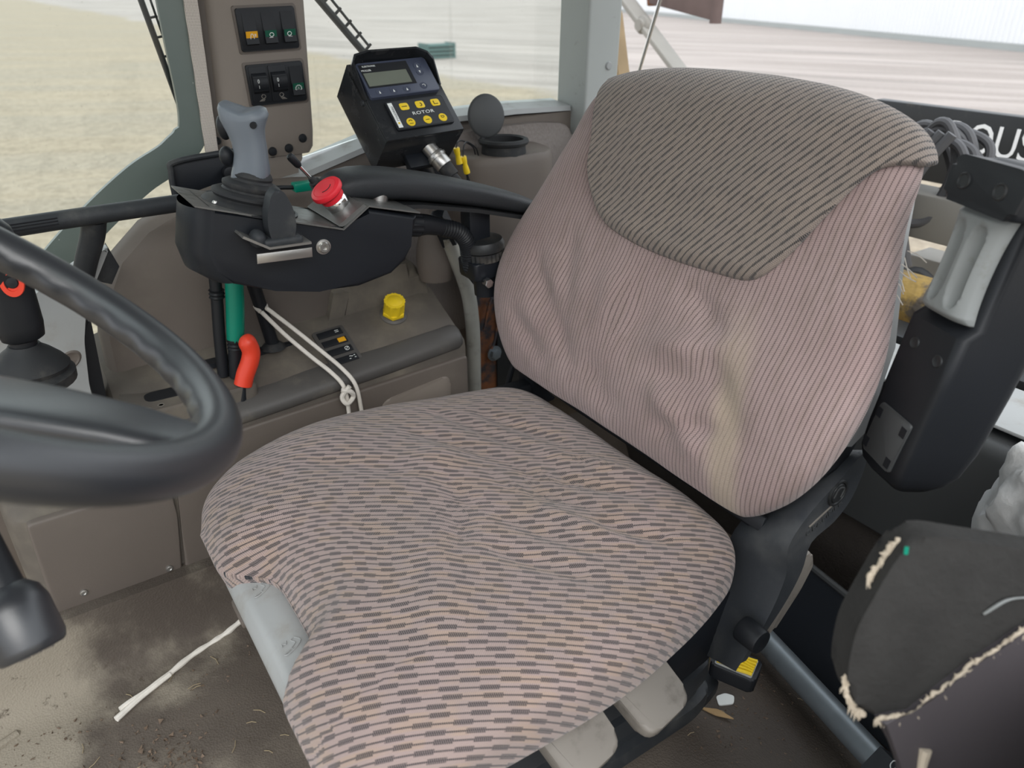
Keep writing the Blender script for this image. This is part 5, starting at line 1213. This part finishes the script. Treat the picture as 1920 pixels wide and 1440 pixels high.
b = B(); b.prism([(2.50, 1.05), (2.14, 1.02), (2.13, .88), (2.47, .93)], frame((2.34, 0, 0), (0, 1, 0), (0, 0, 1)), -.02, .02, bev=.004); b.cyl((2.34, 2.13, .87), (2.34, 2.13, 1.08), .022, n=14); b.obj('rust_bracket', mat('dull brown steel', (.12, .085, .08), .7, var=.3, vs=12), imp)
b = B(); b.cyl((2.38, 2.47, .93), (2.38, 2.52, 1.15), .05, n=16); b.obj('orange_cylinder', 'rust', imp)
b = B(); b.prism(rounded([(2.00, -1.6), (1.95, .40), (1.85, 1.0), (1.775, .93), (1.70, .68), (1.66, .40), (1.60, -1.6)], .01), frame((1.55, 0, 0), (0, 1, 0), (0, 0, 1)), -.02, .02); b.obj('timber_stay', mat('weathered timber', (.30, .22, .13), .9, var=.3, vs=14), imp)
# coil of hydraulic hoses
co = thing('hose_coil', (1.78, .86, .58), 'coil of grey hydraulic hoses hung on the implement frame', 'hoses')
random.seed(21)
for k in range(9):
    cy, cz = .915+random.uniform(-.03, .02), .625+random.uniform(-.03, .015); ry, rz = random.uniform(.06, .10), random.uniform(.07, .11); x0 = 1.72+.012*k; tl = random.uniform(-.25, .25)
    pts = [(x0+.02*math.sin(a+k)+tl*.1*math.cos(a), cy+ry*math.cos(a), cz+rz*math.sin(a)+.02*math.cos(2*a+k)) for a in [2*PI*j/14 for j in range(15)]]
    b = B(); b.tube(pts, .0105, 10, 4); b.obj('hose', 'rubber_grey' if 'rubber_grey' in M else 'rubber', co)
for k in range(5):
    y0 = .985-.022*k
    b = B(); b.tube([(1.69, y0-.05, .72), (1.675, y0-.02, .66), (1.67, y0, .60), (1.68, y0+.005, .52), (1.70, y0-.02, .42)], .0115, 10, 5); b.obj('hose', 'rubber_grey' if 'rubber_grey' in M else 'rubber', co)
b = B(); b.tube([(1.668, .945, .735), (1.655, .925, .66), (1.655, .915, .58), (1.67, .905, .51)], .012, 4, 5, flat=(1, 0, 0)); b.obj('strap', 'rubber', co)
hl = thing('hanging_hose', (1.62, .80, .35), 'dark bundle of hoses hanging below the grey frame beam', 'hoses')
for k in range(4):
    b = B(); b.tube([(1.60+.01*k, .90-.01*k, .43+.012*k), (1.60, .84, .42+.01*k), (1.61, .80, .44-.02*k), (1.62, .76, .40-.02*k), (1.62, .78, .33)], .016, 10, 5); b.obj('hose', 'rubber', hl)
# gas strut of the raised rear window
gs_ = thing('gas_strut', (1.29, 1.40, .74), 'thin chrome gas strut of the opened rear window', 'strut')
b = B(); b.cyl((1.30, 1.42, .76), (1.30, 1.328, 1.03), .0042, n=14); b.obj('rod', 'chrome', gs_)
b = B(); b.cyl((1.30, 1.332, 1.02), (1.30, 1.22, 1.35), .008, n=16); b.obj('cylinder', 'black', gs_)
# small teal crate with brushwood on the yard, seen through the side glass
cr_ = thing('yard_crate', (15.6, 28.4, -1.6), 'small teal crate lying far out on the yard', 'crate')
b = B()
for k in range(4): b.box((15.6, 28.4, -1.55+.14*k), (1.3, .7, .09), bev=.01)
for sx_ in (-1, 1): b.box((15.6+sx_*.6, 28.4, -1.32), (.08, .72, .56))
b.obj('slats', mat('faded teal timber', (.07, .13, .125), .8), cr_)
# frayed threads at the near edge of the backrest
random.seed(8); b = B()
for k in range(7):
    p_ = bk(.352-.012*k*.6, SY-.283, .0)+V((.0, -.002, 0)); q_ = p_+V((random.uniform(-.005, .01), -random.uniform(.012, .024), -random.uniform(.004, .020)))
    b.tube([p_, p_.lerp(q_, .5)+V((0, 0, random.uniform(-.003, .005))), q_], .0006, 5, 3)
b.obj('loose_threads', 'cord', seat)
